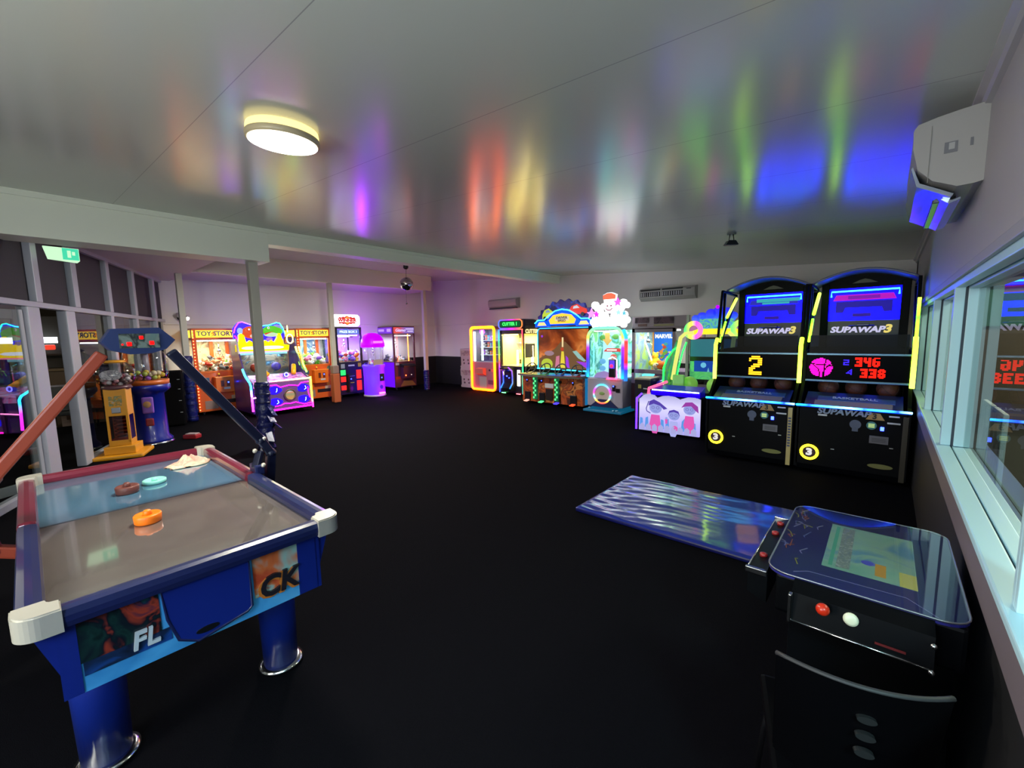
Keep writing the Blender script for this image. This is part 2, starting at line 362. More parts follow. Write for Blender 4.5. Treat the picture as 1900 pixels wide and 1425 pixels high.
# open door leaf standing in the doorway
b = B(); b.box(-.02, .02, 0, .82, 0, 1.95, GM, .008); 
b = B(); b.box(-.022, .022, 0, .09, .02, 1.96, GM, .006); b.box(-.022, .022, .75, .84, .02, 1.96, GM, .006); b.box(-.022, .022, .09, .75, 1.86, 1.96, GM, .004); b.box(-.022, .022, .09, .75, .02, .12, GM, .004)
b.box(-.003, .003, .09, .75, .12, 1.86, GG); dl = struct(b, 'door_1'); p = GC + Vector((math.cos(GA), math.sin(GA), 0))*5.12
dl.location = (p.x, p.y, 0); dl.rotation_euler = (0, 0, math.radians(215))
# posts
POST = mat('post_paint', 'b4b2a8', .45); SHADE = mat('post_shade', '8b8a84', .5)  # second colour is the post paint with shade put into it
def post(x, y, h, wd, label):
    o = thing('post', label, 'post', (x, y, 0)); k = B(); k.box(-wd/2, wd/2, -wd/2, wd/2, .0, h, POST, .006); k.build('shaft', o); return o
PAD = mat('blue_vinyl_padding', '121a5a', .35, bump=.7, bs=18)
def padding(par, wd, z1, seed, ragged=0):
    rnd = random.Random(seed); k = B(); n = 20; rows = 26; vs = []; fs = []
    for i in range(rows+1):
        z = .01+(z1-.01)*i/rows
        for j in range(n):
            a = 2*PI*j/n; r = wd*(1+.07*math.sin(i*2.1)+rnd.uniform(-.07, .07))
            if ragged and z < .62: r *= 1+ragged*max(0, rnd.uniform(-.8, 1))*(.4+.6*math.sin(i*1.3+j*.6)**2)
            vs.append((r*math.cos(a), r*math.sin(a), z+rnd.uniform(-.006, .006)))
    for i in range(rows):
        for j in range(n): fs.append((i*n+j, i*n+(j+1) % n, (i+1)*n+(j+1) % n, (i+1)*n+j))
    fs += [tuple(range(n))[::-1], tuple(range(rows*n, rows*n+n))]
    k.add(vs, fs, PAD, True)
    for t in range(int(z1/.12)):
        k.ring((0, 0, .1+t*.12), wd*1.03, .006, mat('pad_tape', '0c1138', .3), 'z', 24, 6)
    return k.build('padding', par)
p1 = post(-6.72, 2.2, 2.665, .115, 'square white post under the long box beam, its torn blue padding unravelling')
pd = padding(p1, .095, .99, 3, .42)
k = B(); rnd = random.Random(5); FL = mat('torn_foam', '9ea2b0', .8)
for i, (a, z, l) in enumerate(((.2, .47, .17), (3.0, .42, .15), (1.3, .33, .13), (.0, .2, .16), (2.5, .12, .12), (-.5, .07, .14), (.6, .55, .1), (-2.2, .3, .12))):
    c_, s_ = math.cos(a), math.sin(a); q = [(.09, -.04, z+.09), (.09, .05, z+.07), (.09+l, .02, z-.05), (.09+l*.8, -.05, z-.03)]
    vs = [(x*c_-y*s_, x*s_+y*c_, zz) for x, y, zz in q]; vs += [(x*.93, y*.93, zz-.012) for x, y, zz in vs]
    k.add(vs, [(0, 1, 2, 3), (7, 6, 5, 4), (0, 4, 5, 1), (1, 5, 6, 2), (2, 6, 7, 3), (3, 7, 4, 0)], FL if i % 2 else PAD)
k.build('loose_flap', p1)
p2 = post(-10.3, 2.08, 2.93, .1, 'slim white post beside the left orange crane, padded in dark blue to chest height'); padding(p2, .09, 1.3, 4)
p3 = post(-10.3, 5.04, 2.93, .1, 'slim white post wrapped in brown cladding between the orange crane and the black prize crane')
k = B(); k.box(-.085, .085, -.085, .085, .0, .72, mat('brown_cladding', 'a4532e', .6), .02); k.box(-.078, .078, -.078, .078, .72, .92, mat('clear_tape_wrap', '86706a', .3), .02); k.build('cladding', p3)
p4 = post(-10.3, 7.86, 2.93, .1, 'slim white post near the back corner with a short blue padded foot'); padding(p4, .085, .6, 6)
# ================================================================ FIXTURES
LAMPG = glow('lamp_diffuser', (1, .96, .82), 14); LAMPS = glow('lamp_side', (1, .80, .30), 1.6)
SLOPE = math.atan(.065)
def ceiling_light(x, y, r, label):
    o = thing('ceiling_light', label, 'ceiling light', (x, y, zc(x)), 0, None); o.rotation_euler = (0, SLOPE, 0)
    k = B(); k.lathe([(r*.98, -.002), (r*1.0, -.02), (r*1.0, -.04)], (0, 0, 0), LAMPS, 48); k.build('backlight_ring', o)
    k = B(); k.lathe([(r*.95, -.04), (r*1.015, -.044), (r*1.03, -.058), (r*1.02, -.075), (r*.93, -.078)], (0, 0, 0), mat('lamp_trim', 'b8a888', .35), 48); k.build('trim_ring', o)
    k = B(); k.lathe([(r*.94, -.07), (r*.95, -.082), (r*.6, -.09), (.001, -.092)], (0, 0, 0), LAMPG, 48); k.build('diffuser', o)
ceiling_light(-2.84, 1.165, .2, 'large round lamp glowing white on the ceiling above the air hockey table')
ceiling_light(-7.15, 3.95, .2, 'round ceiling lamp half hidden behind the long white beam')
AC = mat('ac_shell', '9d9a98', .45); ACG = mat('ac_gloss', '8e97a8', .1, .15, spec=.8)
def ac_unit(name, label, loc, rz, L, h, d, kind):
    o = thing(name, label, 'air conditioner', loc, rz)       # local: x along the wall, -y out of the wall, z up from the bottom
    prof = [(0, 0), (-d*.42, -.005), (-d*.88, h*.22), (-d, h*.48), (-d*.97, h*.8), (-d*.72, h*.96), (0, h*1.02)]
    k = B(); k.prism(prof, 'x', 0, L, AC); k.prism([(p[0]*1.0-.003, p[1]) for p in prof if p[0] < -d*.8], 'x', L*.02, L*.98, AC); k.build('casing', o)
    k = B()
    if kind == 'grille':
        for a, c in ((.03, .40), (.43, .80)):
            k.box(L*a, L*c, -d-.006, -d*.9, h*.30, h*.66, BLACKP, .003); k.box(L*a, L*c, -d*.99, -d*.8, h*.76, h*.88, BLACKP, .003)
        g = B(); rnd = random.Random(2)
        for a in (.04, .44):
            g = B()
            for i in range(9): g.box(L*(a+.04*i), L*(a+.04*i+.012+.012*rnd.random()), -d-.011, -d-.004, h*.33, h*.63, STEEL)
            g.build('louver', o)
        k.box(L*.86, L*.94, -d-.004, -d*.9, h*.72, h*.78, BLACKP); k.each('intake_grille', o)
    else:
        k.box(L*.02, L*.98, -d*.88, -d*.35, -.012, h*.05, BLACKP, .004); k.build('outlet', o)
    return o
ac_unit('wall_air_conditioner', 'wide white air conditioner with two dark grilles high on the back wall', (-4.22, YB, 2.29), 0, 1.2, .27, .2, 'grille')
o = ac_unit('wall_air_conditioner', 'small plain white air conditioner high on the back wall left of the long beam', (-8.93, YB, 2.36), 0, 1.08, .28, .2, 'plain')
# the near unit over the windows, seen from its end
o = thing('wall_air_conditioner', 'white air conditioner jutting from the window wall close to the ceiling, glossy flap open', 'air conditioner', (XR, 3.0, 2.27))
pf = [(0, 0), (-.03, -.006), (-.085, -.008), (-.17, .035), (-.225, .1), (-.247, .2), (-.25, .285), (-.235, .31), (-.17, .325), (-.1, .335), (0, .345)]
k = B(); k.prism(pf, 'y', 0, 1.02, AC); k.prism([(x*1.012 if x < -.1 else x, z) for x, z in pf], 'y', -.018, 0, AC); k.box(-.19, -.187, -.022, -.017, .03, .29, mat('ac_seam', '84827f', .6)); k.build('casing', o)
k = B(); k.prism([(-.09, -.03), (-.215, .045), (-.245, .13), (-.25, .12), (-.225, .03), (-.1, -.045)], 'y', .03, .97, ACG); k.prism([(-.06, -.045), (-.1, -.06), (-.13, -.035), (-.12, -.03), (-.09, -.045), (-.06, -.035)], 'y', .1, .9, ACG); k.build('air_flap', o)
k = B(); k.box(-.155, -.12, .2, .95, -.03, .0, BLACKP, .003); k.box(-.1, -.07, .2, .95, -.03, .0, BLACKP, .003); k.box(-.12, -.1, .2, .95, -.034, -.004, ACG, .002); k.build('outlet', o)
k = B(); k.box(-.14, -.095, -.0205, -.018, .15, .2, mat('ac_label_grey', '6d6d73', .5)); k.box(-.125, -.105, -.022, -.0185, .165, .195, mat('ac_label_light', 'a3a2a2', .5)); k.build('label', o, label='grey warning label with a light symbol'); k = B(); k.box(-.055, -.045, -.021, -.018, .165, .2, MC['ac_label_grey']); k.build('label', o)
# mirror ball
o = thing('mirror_ball', 'mirror ball hanging under the beam with a pull cord below it', 'mirror ball', (-7.8, 5.52, 2.72))
k = B()
bm = bmesh.new(); bmesh.ops.create_uvsphere(bm, u_segments=26, v_segments=16, radius=.14); k.bm(bm, mat('mirror_tile', 'b9b4b4', .08, 1), False); k.build('ball', o)
k = B(); k.tube([(0, 0, .13), (0, 0, .36)], .004, BLACKP); k.lathe([(.03, .3), (.055, .33), (.055, .4)], (0, 0, 0), BLACKP, 16); k.box(-.02, .02, -.02, .02, .38, zc(-7.8)-2.72, BLACKP); k.build('motor', o)
k = B(); k.tube([(-.03, 0, -.13), (-.03, 0, -.4)], .003, BLACKP, 5); k.ball((-.03, 0, -.41), .02, BLACKP, 8); k.build('pull_cord', o)
# smoke/ceiling bits
o = thing('ceiling_spotlight', 'small black floodlight on a bracket hanging from the ceiling', 'spotlight', (-1.49, 5.77, zc(-1.49)), math.radians(40))
k = B(); k.disc((0, 0, -.02), .05, .02, mat('bracket_grey', '6c7370', .5), 'z'); k.tube([(-.02, 0, -.02), (-.03, 0, -.09), (.03, 0, -.09), (.02, 0, -.02)], .006, BLACKP); k.build('bracket', o)
k = B(); k.prism([(-.04, -.09), (.04, -.09), (.075, -.14), (-.075, -.14)], 'y', -.03, .05, BLACKP); k.build('housing', o)
k = B(); k.box(-.068, .068, -.028, .045, -.147, -.141, glass('lamp_glass', 'c8d4dc', 1.5)); k.build('lens', o)
o = thing('smoke_detector', 'round white smoke detector on the ceiling beyond the long beam', 'smoke detector', (-7.4, 6.9, zc(-7.4)))
k = B(); k.lathe([(.075, 0), (.08, -.02), (.05, -.045), (.001, -.05)], (0, 0, 0), WHITEP, 24); k.build('housing', o)
# exit sign
o = thing('exit_sign', 'glowing green and white exit sign hanging below the soffit by the glass wall', 'exit sign', (-7.3, .42, 2.56), math.radians(93))
k = B(); k.prism([(-.14, .0), (.1, -.02), (.12, .0), (.12, .14), (-.17, .14)], 'y', -.02, .03, glow('exit_white', (.55, .85, .55), 1.1)); k.build('housing', o)
k = B(); k.box(-.02, .115, -.026, -.02, .005, .135, glow('exit_green', (.06, .62, .36), 1.1)); k.box(.02, .05, -.029, -.025, .03, .11, MC['exit_white']); k.box(.06, .085, -.029, -.025, .06, .1, MC['exit_white']); k.build('sign_face', o)
k = B(); k.box(-.01, .01, -.01, .01, .14, .34, STEEL); k.build('hanger', o)
# camera on the far left wall
o = thing('security_camera', 'small chrome security camera on the white wall above the glass corner', 'security camera', (-11.7, 2.32, 2.1))
k = B(); k.disc((0, 0, 0), .06, .03, BLACKP, 'x'); k.tube([(.02, 0, 0), (.1, 0, .03)], .02, BLACKP); k.build('mount', o)
k = B(); k.tube([(.06, -.06, .06), (.2, .08, -.02)], .05, CHROME, 14); k.build('body', o)
k = B(); k.tube([(.2, .08, -.02), (.22, .1, -.032)], .042, glow('camera_light', (1, .95, .8), 1.5), 14); k.build('lens', o)

# ================================================================ AIR HOCKEY TABLE
BLUE = mat('royal_blue_laminate', '0c2278', .4, coat=.3); NAVY = mat('navy_rail', '1b2350', .28, coat=.6); MAROON = mat('maroon_rail', '6d1c30', .28, coat=.6)
SILV = mat('silver_corner', 'c5c0b4', .35, .35)
T = thing('air_hockey_table', 'blue air hockey table with a red far half and an overhead scoreboard', 'air hockey table', (-2.78, .375, 0))
# local: x along the table (camera end +x), y across
XN, XF, YW = 1.0, -1.0, .475
k = B(); k.box(XF+.06, XN-.06, -YW+.06, YW-.06, .748, .768, picture('hockey_bed', ('5a5350', '665e5a', '5c5450'), 3, 0, .09)); 
bed = k.build('playing_surface', T)
for n_ in ('hockey_bed',): MC[n_].node_tree.nodes['Principled BSDF'].inputs['Coat Weight'].default_value = 1; MC[n_].node_tree.nodes['Principled BSDF'].inputs['Coat Roughness'].default_value = .04
k = B(); k.box(-.06, -.045, -YW+.06, YW-.06, .7682, .769, mat('centre_line', '3d4350', .2)); k.box(XF+.06, -.06, -YW+.06, YW-.06, .7681, .7686, mat('bed_blue_half', '47708c', .08, coat=1)); k.build('centre_line', bed)
def rail(name, x0, x1, y0, y1, m):
    k = B(); k.box(x0, x1, y0, y1, .752, .818, m, .024); return k.build(name, T)
rail('rail', .0, XN-.06, YW-.066, YW, NAVY); rail('rail', XF+.06, .0, YW-.066, YW, MAROON)
rail('rail', .0, XN-.06, -YW, -YW+.066, NAVY); rail('rail', XF+.06, .0, -YW, -YW+.066, MAROON)
rail('end_rail', XN-.066, XN, -YW+.07, YW-.07, NAVY); rail('end_rail', XF, XF+.066, -YW+.07, YW-.07, MAROON)
for sx in (1, -1):
    for sy_ in (1, -1):
        k = B(); cx, cy_ = sx*(XN-.052), sy_*(YW-.052); R_ = .058
        pts = [(cx-sx*.045, cy_+sy_*R_)] + [(cx+sx*R_*math.cos(a), cy_+sy_*R_*math.sin(a)) for a in [i*PI/16 for i in range(8, -1, -1)]] + [(cx+sx*R_, cy_-sy_*.045), (cx-sx*.014, cy_-sy_*.045), (cx-sx*.02, cy_-sy_*.024), (cx-sx*.028, cy_-sy_*.018), (cx-sx*.045, cy_-sy_*.014)]
        k.prism(pts, 'z', .752, .82, SILV); k.prism([(cx+(p[0]-cx)*.93, cy_+(p[1]-cy_)*.93) for p in pts], 'z', .82, .825, SILV); o = k.build('corner_cap', T)
# cabinet: sides, end apron leaning inwards
k = B()
k.prism([(-YW+.02, .76), (YW-.02, .76), (YW-.1, .50), (-YW+.1, .50)], 'x', XF+.05, XN-.07, BLUE)
k.build('cabinet', T)
# end apron with artwork (facing the camera) and the goal door
ap = B(); ART = picture('apron_art', ('0e1f4c', '123b8a', '1b1030', 'b0442c', 'd98a4a', '2a1a38', '3a8fd0'), 6.5, 0, .35, 1.6)
def slope_box(k, y0, y1, z0, z1, m, t=.012, o=0):
    """panel lying on the leaning end face"""
    def xx(z): return XN-.07 + o
    k.add([(xx(z1), y0, z1), (xx(z1), y1, z1), (xx(z0), y1, z0), (xx(z0), y0, z0), (xx(z1)+t, y0, z1), (xx(z1)+t, y1, z1), (xx(z0)+t, y1, z0), (xx(z0)+t, y0, z0)],
          [(0, 1, 2, 3), (4, 7, 6, 5), (0, 4, 5, 1), (3, 2, 6, 7), (0, 3, 7, 4), (1, 5, 6, 2)], m)
slope_box(ap, -.355, .305, .5, .752, picture('apron_sky', ('2f7fc0', '4aa0dc', '69b6e4'), 3), .012); slope_box(ap, .305, .40, .5, .752, BLUE, .012); slope_box(ap, -.40, -.355, .5, .752, BLUE, .012)
slope_box(ap, .135, .305, .60, .745, picture('apron_flame', ('a8381e', 'b8482c', 'c9683a', '8db7b0', 'b23a22'), 7), .005, .012)
slope_box(ap, .135, .305, .57, .60, picture('apron_flame'), .005, .012)
slope_box(ap, -.355, -.155, .60, .745, picture('apron_tree', ('0a1c1e', '12302e', '0c1420', '9c3a28', '0e2040', '2c6060'), 9), .005, .012)
slope_box(ap, -.35, -.13, .555, .6, picture('apron_swoosh', ('0e1420', '14284a', '1a50a8'), 9), .005, .012)
slope_box(ap, .305, .38, .505, .752, BLUE, .012, .006); slope_box(ap, -.38, -.355, .505, .752, BLUE, .012, .006)
apo = ap.build('end_panel', T, label='blue end panel printed with flames and sky')
k = B(); 
MT = Matrix(((0, -1, 0, 0), (1, 0, 0, 0), (0, 0, 1, 0), (0, 0, 0, 1)))      # text facing -y  ->  facing +x
k.text('CK', (.222, -(XN-.046), .60), .115, mat('letter_dark', '1c1a22', .4), .012, MT, .03, .95, shear=.15); k.text('CK', (.216, -(XN-.05), .594), .115, mat('letter_orange', 'c8732c', .4), .008, MT, .05, .95, shear=.15)
k2 = k; k.build('lettering', apo); k = B(); k.text('FL', (-.20, -(XN-.046), .60), .085, mat('letter_white', 'b9c4cc', .4), .012, MT, .02, .9, shear=.15)
k.build('lettering', apo)
k = B(); dp = [(-.15, .752), (.118, .752), (.118, .56), (.10, .545), (-.06, .515), (-.115, .55), (-.14, .64)]
k.prism(dp, 'x', XN-.065, XN-.035, BLUE); k.tube([(XN-.035, y*1, z) for y, z in dp], .005, NAVY, 6, True)
dr = k.build('puck_door', T)
k = B(); k.prism([(-.03+.036*math.cos(t), .548+.011*math.sin(t)) for t in [i*PI/10 for i in range(20)]], 'x', XN-.036, XN-.031, BLACKP); k.build('finger_hole', dr)
for sx, sy_ in ((1, 1), (1, -1), (-1, 1), (-1, -1)):
    lx, ly = sx*.615 if sx > 0 else -.7, sy_*.315
    k = B(); k.lathe([(.075, .03), (.08, .3), (.09, .52)], (lx, ly, 0), BLUE, 28); lg = k.build('leg', T)
    k = B(); k.lathe([(.06, 0), (.095, .004), (.098, .018), (.078, .026)], (lx, ly, 0), CHROME, 28); k.build('foot_ring', lg)
# overhead scoreboard
HX = -.05
def arm(pts, m):
    k = B()
    for a, c in zip(pts, pts[1:]): k.bar(a, c, .05, .05, m)
    for p in pts[1:-1]: k.ball(p, .033, m, 10)
    return k.build('scoreboard_arm', T)
arm([(HX, .13, 1.545), (HX, .52, .99), (HX+.01, .565, .90), (HX+.01, .545, .72), (HX+.01, .44, .67)], mat('arm_navy', '10142c', .3))
arm([(HX, -.13, 1.545), (HX, -.52, 1.03), (HX+.01, -.575, .90), (HX+.01, -.545, .72), (HX+.01, -.44, .67)], mat('arm_red', '8c3a26', .4))
k = B(); k.bar((HX+.03, .50, .93), (HX+.06, .46, .84), .04, .03, mat('arm_navy')); k.box(HX-.02, HX+.09, .45, .5, .8, .86, NAVY, .01)
for p in ((HX+.04, .47, .94), (HX+.1, .49, .86), (HX+.02, .53, 1.0)): k.ball(p, .014, SILV, 8)
k.build('arm_bracket', T)
k = B(); hp = [(-.135, 1.6), (-.095, 1.662), (.085, 1.668), (.145, 1.605), (.105, 1.56), (.045, 1.54), (-.035, 1.538), (-.105, 1.56)]
k.prism(hp, 'x', HX-.06, HX+.06, mat('scoreboard_blue', '22305c', .35)); hdo = k.build('scoreboard', T)
k = B(); k.box(HX+.06, HX+.066, -.072, .08, 1.568, 1.638, picture('score_art', ('4a6060', '5a6864', '10181a', '54605e', '16161a'), 14, .25)); k.build('score_panel', hdo)
k = B(); RED = glow('red_digit', (1, .004, .004), 2.4)
for y, z, s_ in ((.01, 1.619, .008), (-.037, 1.588, .0095), (.048, 1.592, .0095), (-.062, 1.586, .004)): k.box(HX+.065, HX+.071, y-s_, y+s_, z-s_, z+s_, RED, .003)
k.each('score_light', hdo)
# things on the table
def mallet(x, y, m, label, grp=None):
    o = thing('mallet', label, 'mallet', (x, y, .769))
    k = B(); k.lathe([(.046, 0), (.05, .004), (.052, .036), (.048, .041), (.04, .038), (.001, .036)], (0, 0, 0), m, 28); k.build('base', o)
    k = B(); k.lathe([(.018, .03), (.016, .05), (.012, .058), (.001, .06)], (0, 0, 0), m, 18); k.build('knob', o)
mallet(-2.52, .30, mat('orange_plastic', 'ff7a10', .4, emit='ff7a10', st=.0), 'bright orange mallet on the grey half of the air hockey table')
mallet(-3.11, .30, mat('brown_plastic', '6b3a34', .45), 'brown mallet on the blue half of the air hockey table')
k = B(); k.lathe([(.05, 0), (.056, .006), (.056, .02), (.05, .024), (.04, .012), (.001, .012)], (0, 0, 0), mat('mint_plastic', '8fdccb', .4), 28); k.lathe([(.014, .01), (.012, .03), (.001, .032)], (0, 0, 0), mat('mint_plastic'), 14)
o = k.build('mallet'); o.location = (-3.2, .43, .769); tag(o, 'pale mint mallet beside the brown one on the table', 'mallet')
def cloth(name, x, y, z, rx, ry, rz, m, label, seed, h=.05):
    rnd = random.Random(seed); k = B(); nu, nr = 26, 8; vs = [(0, 0, h)]; fs = []
    ph = [rnd.uniform(0, 6) for _ in range(6)]
    for i in range(1, nr+1):
        for j in range(nu):
            a = 2*PI*j/nu; f = i/nr; w_ = 1+.16*math.sin(2*a+ph[0])+.1*math.sin(5*a+ph[1])
            zz = h*(1-f)**1.0*(1+.5*math.sin(3*a+ph[2]+4*f)) + .012*math.sin(7*a+ph[3])*math.sin(6*f)**2
            vs.append((rx*f*w_*math.cos(a), ry*f*w_*math.sin(a), max(.003, zz)))
    for j in range(nu): fs.append((0, 1+j, 1+(j+1) % nu))
    for i in range(nr-1):
        for j in range(nu): fs.append((1+i*nu+j, 1+(i+1)*nu+j, 1+(i+1)*nu+(j+1) % nu, 1+i*nu+(j+1) % nu))
    fs.append(tuple(1+(nr-1)*nu+j for j in range(nu))[::-1])
    k.add(vs, fs, m, True); o = k.build(name); o.location = (x, y, z); o.rotation_euler = (0, 0, rz); tag(o, label, 'cloth'); return o
cloth('cleaning_cloth', -3.5, .66, .769, .085, .15, .3, picture('cloth_print', ('cfc9b0', 'c9c6a8', 'd49a8c', 'd8d8b8', 'bcc8a0'), 9, 0, .8), 'crumpled pale cloth left in the far corner of the air hockey table', 4)

# ================================================================ MAT
k = B(); rnd = random.Random(8); nx, ny = 90, 70; vs = []; fs = []
mx0, mx1, my0, my1 = 0, 1.9, 0, 1.12
for j in range(ny+1):
    for i in range(nx+1):
        x, y = i/nx*1.9, j/ny*1.12; fa = max(0, 1-x/1.25); e = min(1, min(i, nx-i, j, ny-j)/1.5)
        z = .045 + e*fa*(.0035*math.sin(40*(y+.30*x*(1-y))+3.5*math.sin(3.1*x+y)) + .0022*math.sin(71*y-11*x+3*math.sin(5*x+3*y)) + .003*math.sin(13*y+2*x)) + e*.002*math.sin(9*x+14*y)*math.sin(17*x-5*y)
        if e < .5: z -= .012
        vs.append((x, y, z))
for j in range(ny):
    for i in range(nx): a = j*(nx+1)+i; fs.append((a, a+1, a+nx+2, a+nx+1))
VIN = mat('blue_vinyl', '17267c', .3, coat=1, bump=.12, bs=9)
k.add(vs, fs, VIN, True); k.box(0, 1.9, 0, 1.12, 0, .034, mat('navy_vinyl_side', '0e1254', .4), .012)
o = k.build('crash_mat'); o.location = (-2.03, 3.15, .0); o.rotation_euler = (0, 0, 0); tag(o, 'wrinkled blue vinyl mat lying flat on the dark carpet', 'mat')

# ================================================================ COCKTAIL ARCADE TABLE
T = thing('cocktail_arcade_table', 'black cocktail arcade table with a lit screen under its glass top by the window', 'arcade table', (0, 0, 0))
x0, x1, y0, y1 = -.28, .24, 1.70, 2.45
k = B(); k.box(x0+.07, x1-.02, y0+.06, y1-.06, .0, .58, BLACK, .01); k.box(x0+.03, x1-.005, y0+.02, y1-.02, .58, .725, BLACK, .012); k.build('cabinet', T)
k = B(); k.prism(rrect(x0, x1, y0, y1, .07), 'z', .728, .735, mat('underlay_art', '1a1a6a', .5)); k.build('top_board', T)
k = B(); k.prism(rrect(x0, x1, y0, y1, .07), 'z', .7365, .744, glass('table_glass', 'f0f4f4', 1.5, .0, 2.4)); 
k.tube([(p[0], p[1], .741) for p in rrect(x0, x1, y0, y1, .07)], .0028, STEEL, 6, True); k.build('glass_top', T)
k = B(); SCR = picture('game_screen', ('5f8f80', '6f9a88', '7fa08c', '4f7f96', '8f9c70'), 5, .4, .3); k.box(-.13, .13, 1.86, 2.30, .7352, .7358, SCR)
ss = k.build('screen', T)
k = B(); k.box(-.112, -.1, 1.88, 2.28, .736, .7362, glow('scr_green', (.1, .45, .3), .5)); k.box(-.09, -.05, 1.88, 2.28, .7361, .7363, picture('score_list', ('8a9088', '5a6a68', '9aa098'), 60, .5)); k.box(.085, .13, 1.86, 1.97, .7361, .7363, glow('scr_yellow', (.6, .6, .15), .5)); k.box(.02, .05, 1.89, 1.99, .7361, .7363, glow('scr_orange', (.65, .35, .05), .5))
k.ball((-.0, 1.98, .736), .022, glow('scr_blue', (.08, .1, .55), .6), 10, (1, 1, .02)); k.build('game_picture', ss)
k = B(); rnd = random.Random(12); AR = [glow('art_%d' % i, c, .12) for i, c in enumerate(('9a96d8', 'b2544a', 'a8a04a', '6a7ad0'))]
for i in range(22):
    x, y = (rnd.uniform(-.26, -.17), rnd.uniform(1.78, 2.40)) ; a = AR[i % 4]
    k.tube([(x, y, .7358), (x+rnd.uniform(-.02, .02), y+rnd.uniform(.01, .05), .7358), (x+rnd.uniform(-.03, .03), y+rnd.uniform(.03, .07), .7358)], .0022, a, 5)
k.tube([(-.2, 1.745, .7358), (-.16, 1.78, .7358), (.1, 1.79, .7358), (.17, 1.72, .7358)], .0015, AR[0], 5)
k.build('top_artwork', T)
k = B()                                              # control box facing the chair
k.prism([(1.70, .735), (1.64, .715), (1.62, .625), (1.70, .60)], 'x', -.19, .16, BLACK); k.tube([(-.19, 1.618, .625), (.16, 1.618, .625)], .004, CHROME); k.build('control_panel', T)
k = B(); k.box(-.196, -.184, 1.607, 1.63, .62, .72, CHROME, .004); k.build('chrome_corner', T)
k = B(); k.ball((.155, 1.615, .7), .009, CHROME, 8); k.ball((.155, 1.61, .622), .009, CHROME, 8); k.each('chrome_stud', T)
k = B(); k.tube([(-.10, 1.635, .69), (-.10, 1.605, .705)], .006, CHROME); k.ball((-.10, 1.595, .712), .019, mat('red_ball_top', 'c22a14', .3), 16); k.build('joystick', T, label='red ball-top joystick')
k = B(); k.lathe([(.02, 0), (.02, .006), (.012, .01), (.001, .01)], (0, 0, 0), mat('cream_button', 'cfd0b8', .35), 20, 'z', Matrix.Translation((-.03, 1.632, .69)) @ Matrix.Rotation(math.radians(75), 4, 'X')); k.build('button', T)
k = B(); k.box(.03, .1, 1.617, 1.619, .645, .652, mat('dull_red_print', '5a1418', .5)); k.build('worn_print', T)
k = B(); k.prism([(-.28, .715), (-.345, .70), (-.345, .61), (-.28, .58)], 'y', 1.74, 2.3, BLACK); k.tube([(-.347, 1.74, .70), (-.347, 2.3, .70)], .003, CHROME); k.build('control_panel', T)
for y in (1.86, 2.10, 2.22):
    k = B(); k.lathe([(.014, 0), (.014, .012), (.001, .016)], (-.315, y, .705), mat('red_button', '8a1a1e', .35), 16); k.build('button', T)
for y in (1.735, 2.30):
    k = B(); k.box(-.352, -.28, y-.008, y+.008, .69, .712, CHROME, .003); k.build('chrome_corner', T)
# chair in front of it
T = thing('black_chair', 'black moulded chair with a slotted back, drawn up to the cocktail arcade table', 'chair', (.0, 1.25, 0), .27)
k = B(); CH = mat('black_moulded_plastic', '040406', .45, spec=.06)
nx, nz = 16, 10; vs = []; fs = []
def back(u, v, t=0):
    x = (u-.5)*(.32+.02*v); y = -.03*(1-(2*u-1)**2) - .05*v + t + .045*(2*u-1)**2; z = .46 + .33*v - .02*(2*u-1)**2*v; return (x, y, z)
for t in (0, .014):
    for j in range(nz+1):
        for i in range(nx+1): vs.append(back(i/nx, j/nz, t))
n1 = (nx+1)*(nz+1)
hole = set()
for j in range(nz):
    for i in range(nx):
        a = j*(nx+1)+i; q = (a, a+1, a+nx+2, a+nx+1)
        if (i, j) in hole: continue
        fs.append(q); fs.append(tuple(p+n1 for p in q[::-1]))
k.add(vs, fs, CH, True); k.build('backrest', T)
k = B(); k.tube([back(i/nx, 1, .007) for i in range(nx+1)], .006, mat('grey_piping', '242428', .6), 8); k.build('top_rim', T)
for zz in (.715, .672, .63):  # grey ovals paint the light showing through the slots of the back
    k = B(); k.prism([(.0+.019*math.cos(t), zz+.009*math.sin(t)) for t in [i*PI/9 for i in range(18)]], 'y', -.078, -.066, mat('dim_grey_oval', '1c1e20', .4)); k.build('slot_oval', T)
k = B(); k.box(-.17, .17, -.03, .33, .43, .46, CH, .014); k.build('seat', T)
for sx in (-1, 1):
    for (ya, yb) in ((-.02, -.08), (.3, .36)):
        k = B(); k.tube([(sx*.13, ya, .44), (sx*.15, (ya+yb)/2, .25), (sx*.165, yb, .006)], .009, CHROME if sx < 0 else mat('dark_chrome', '303238', .3, .8), 8); k.build('leg', T)
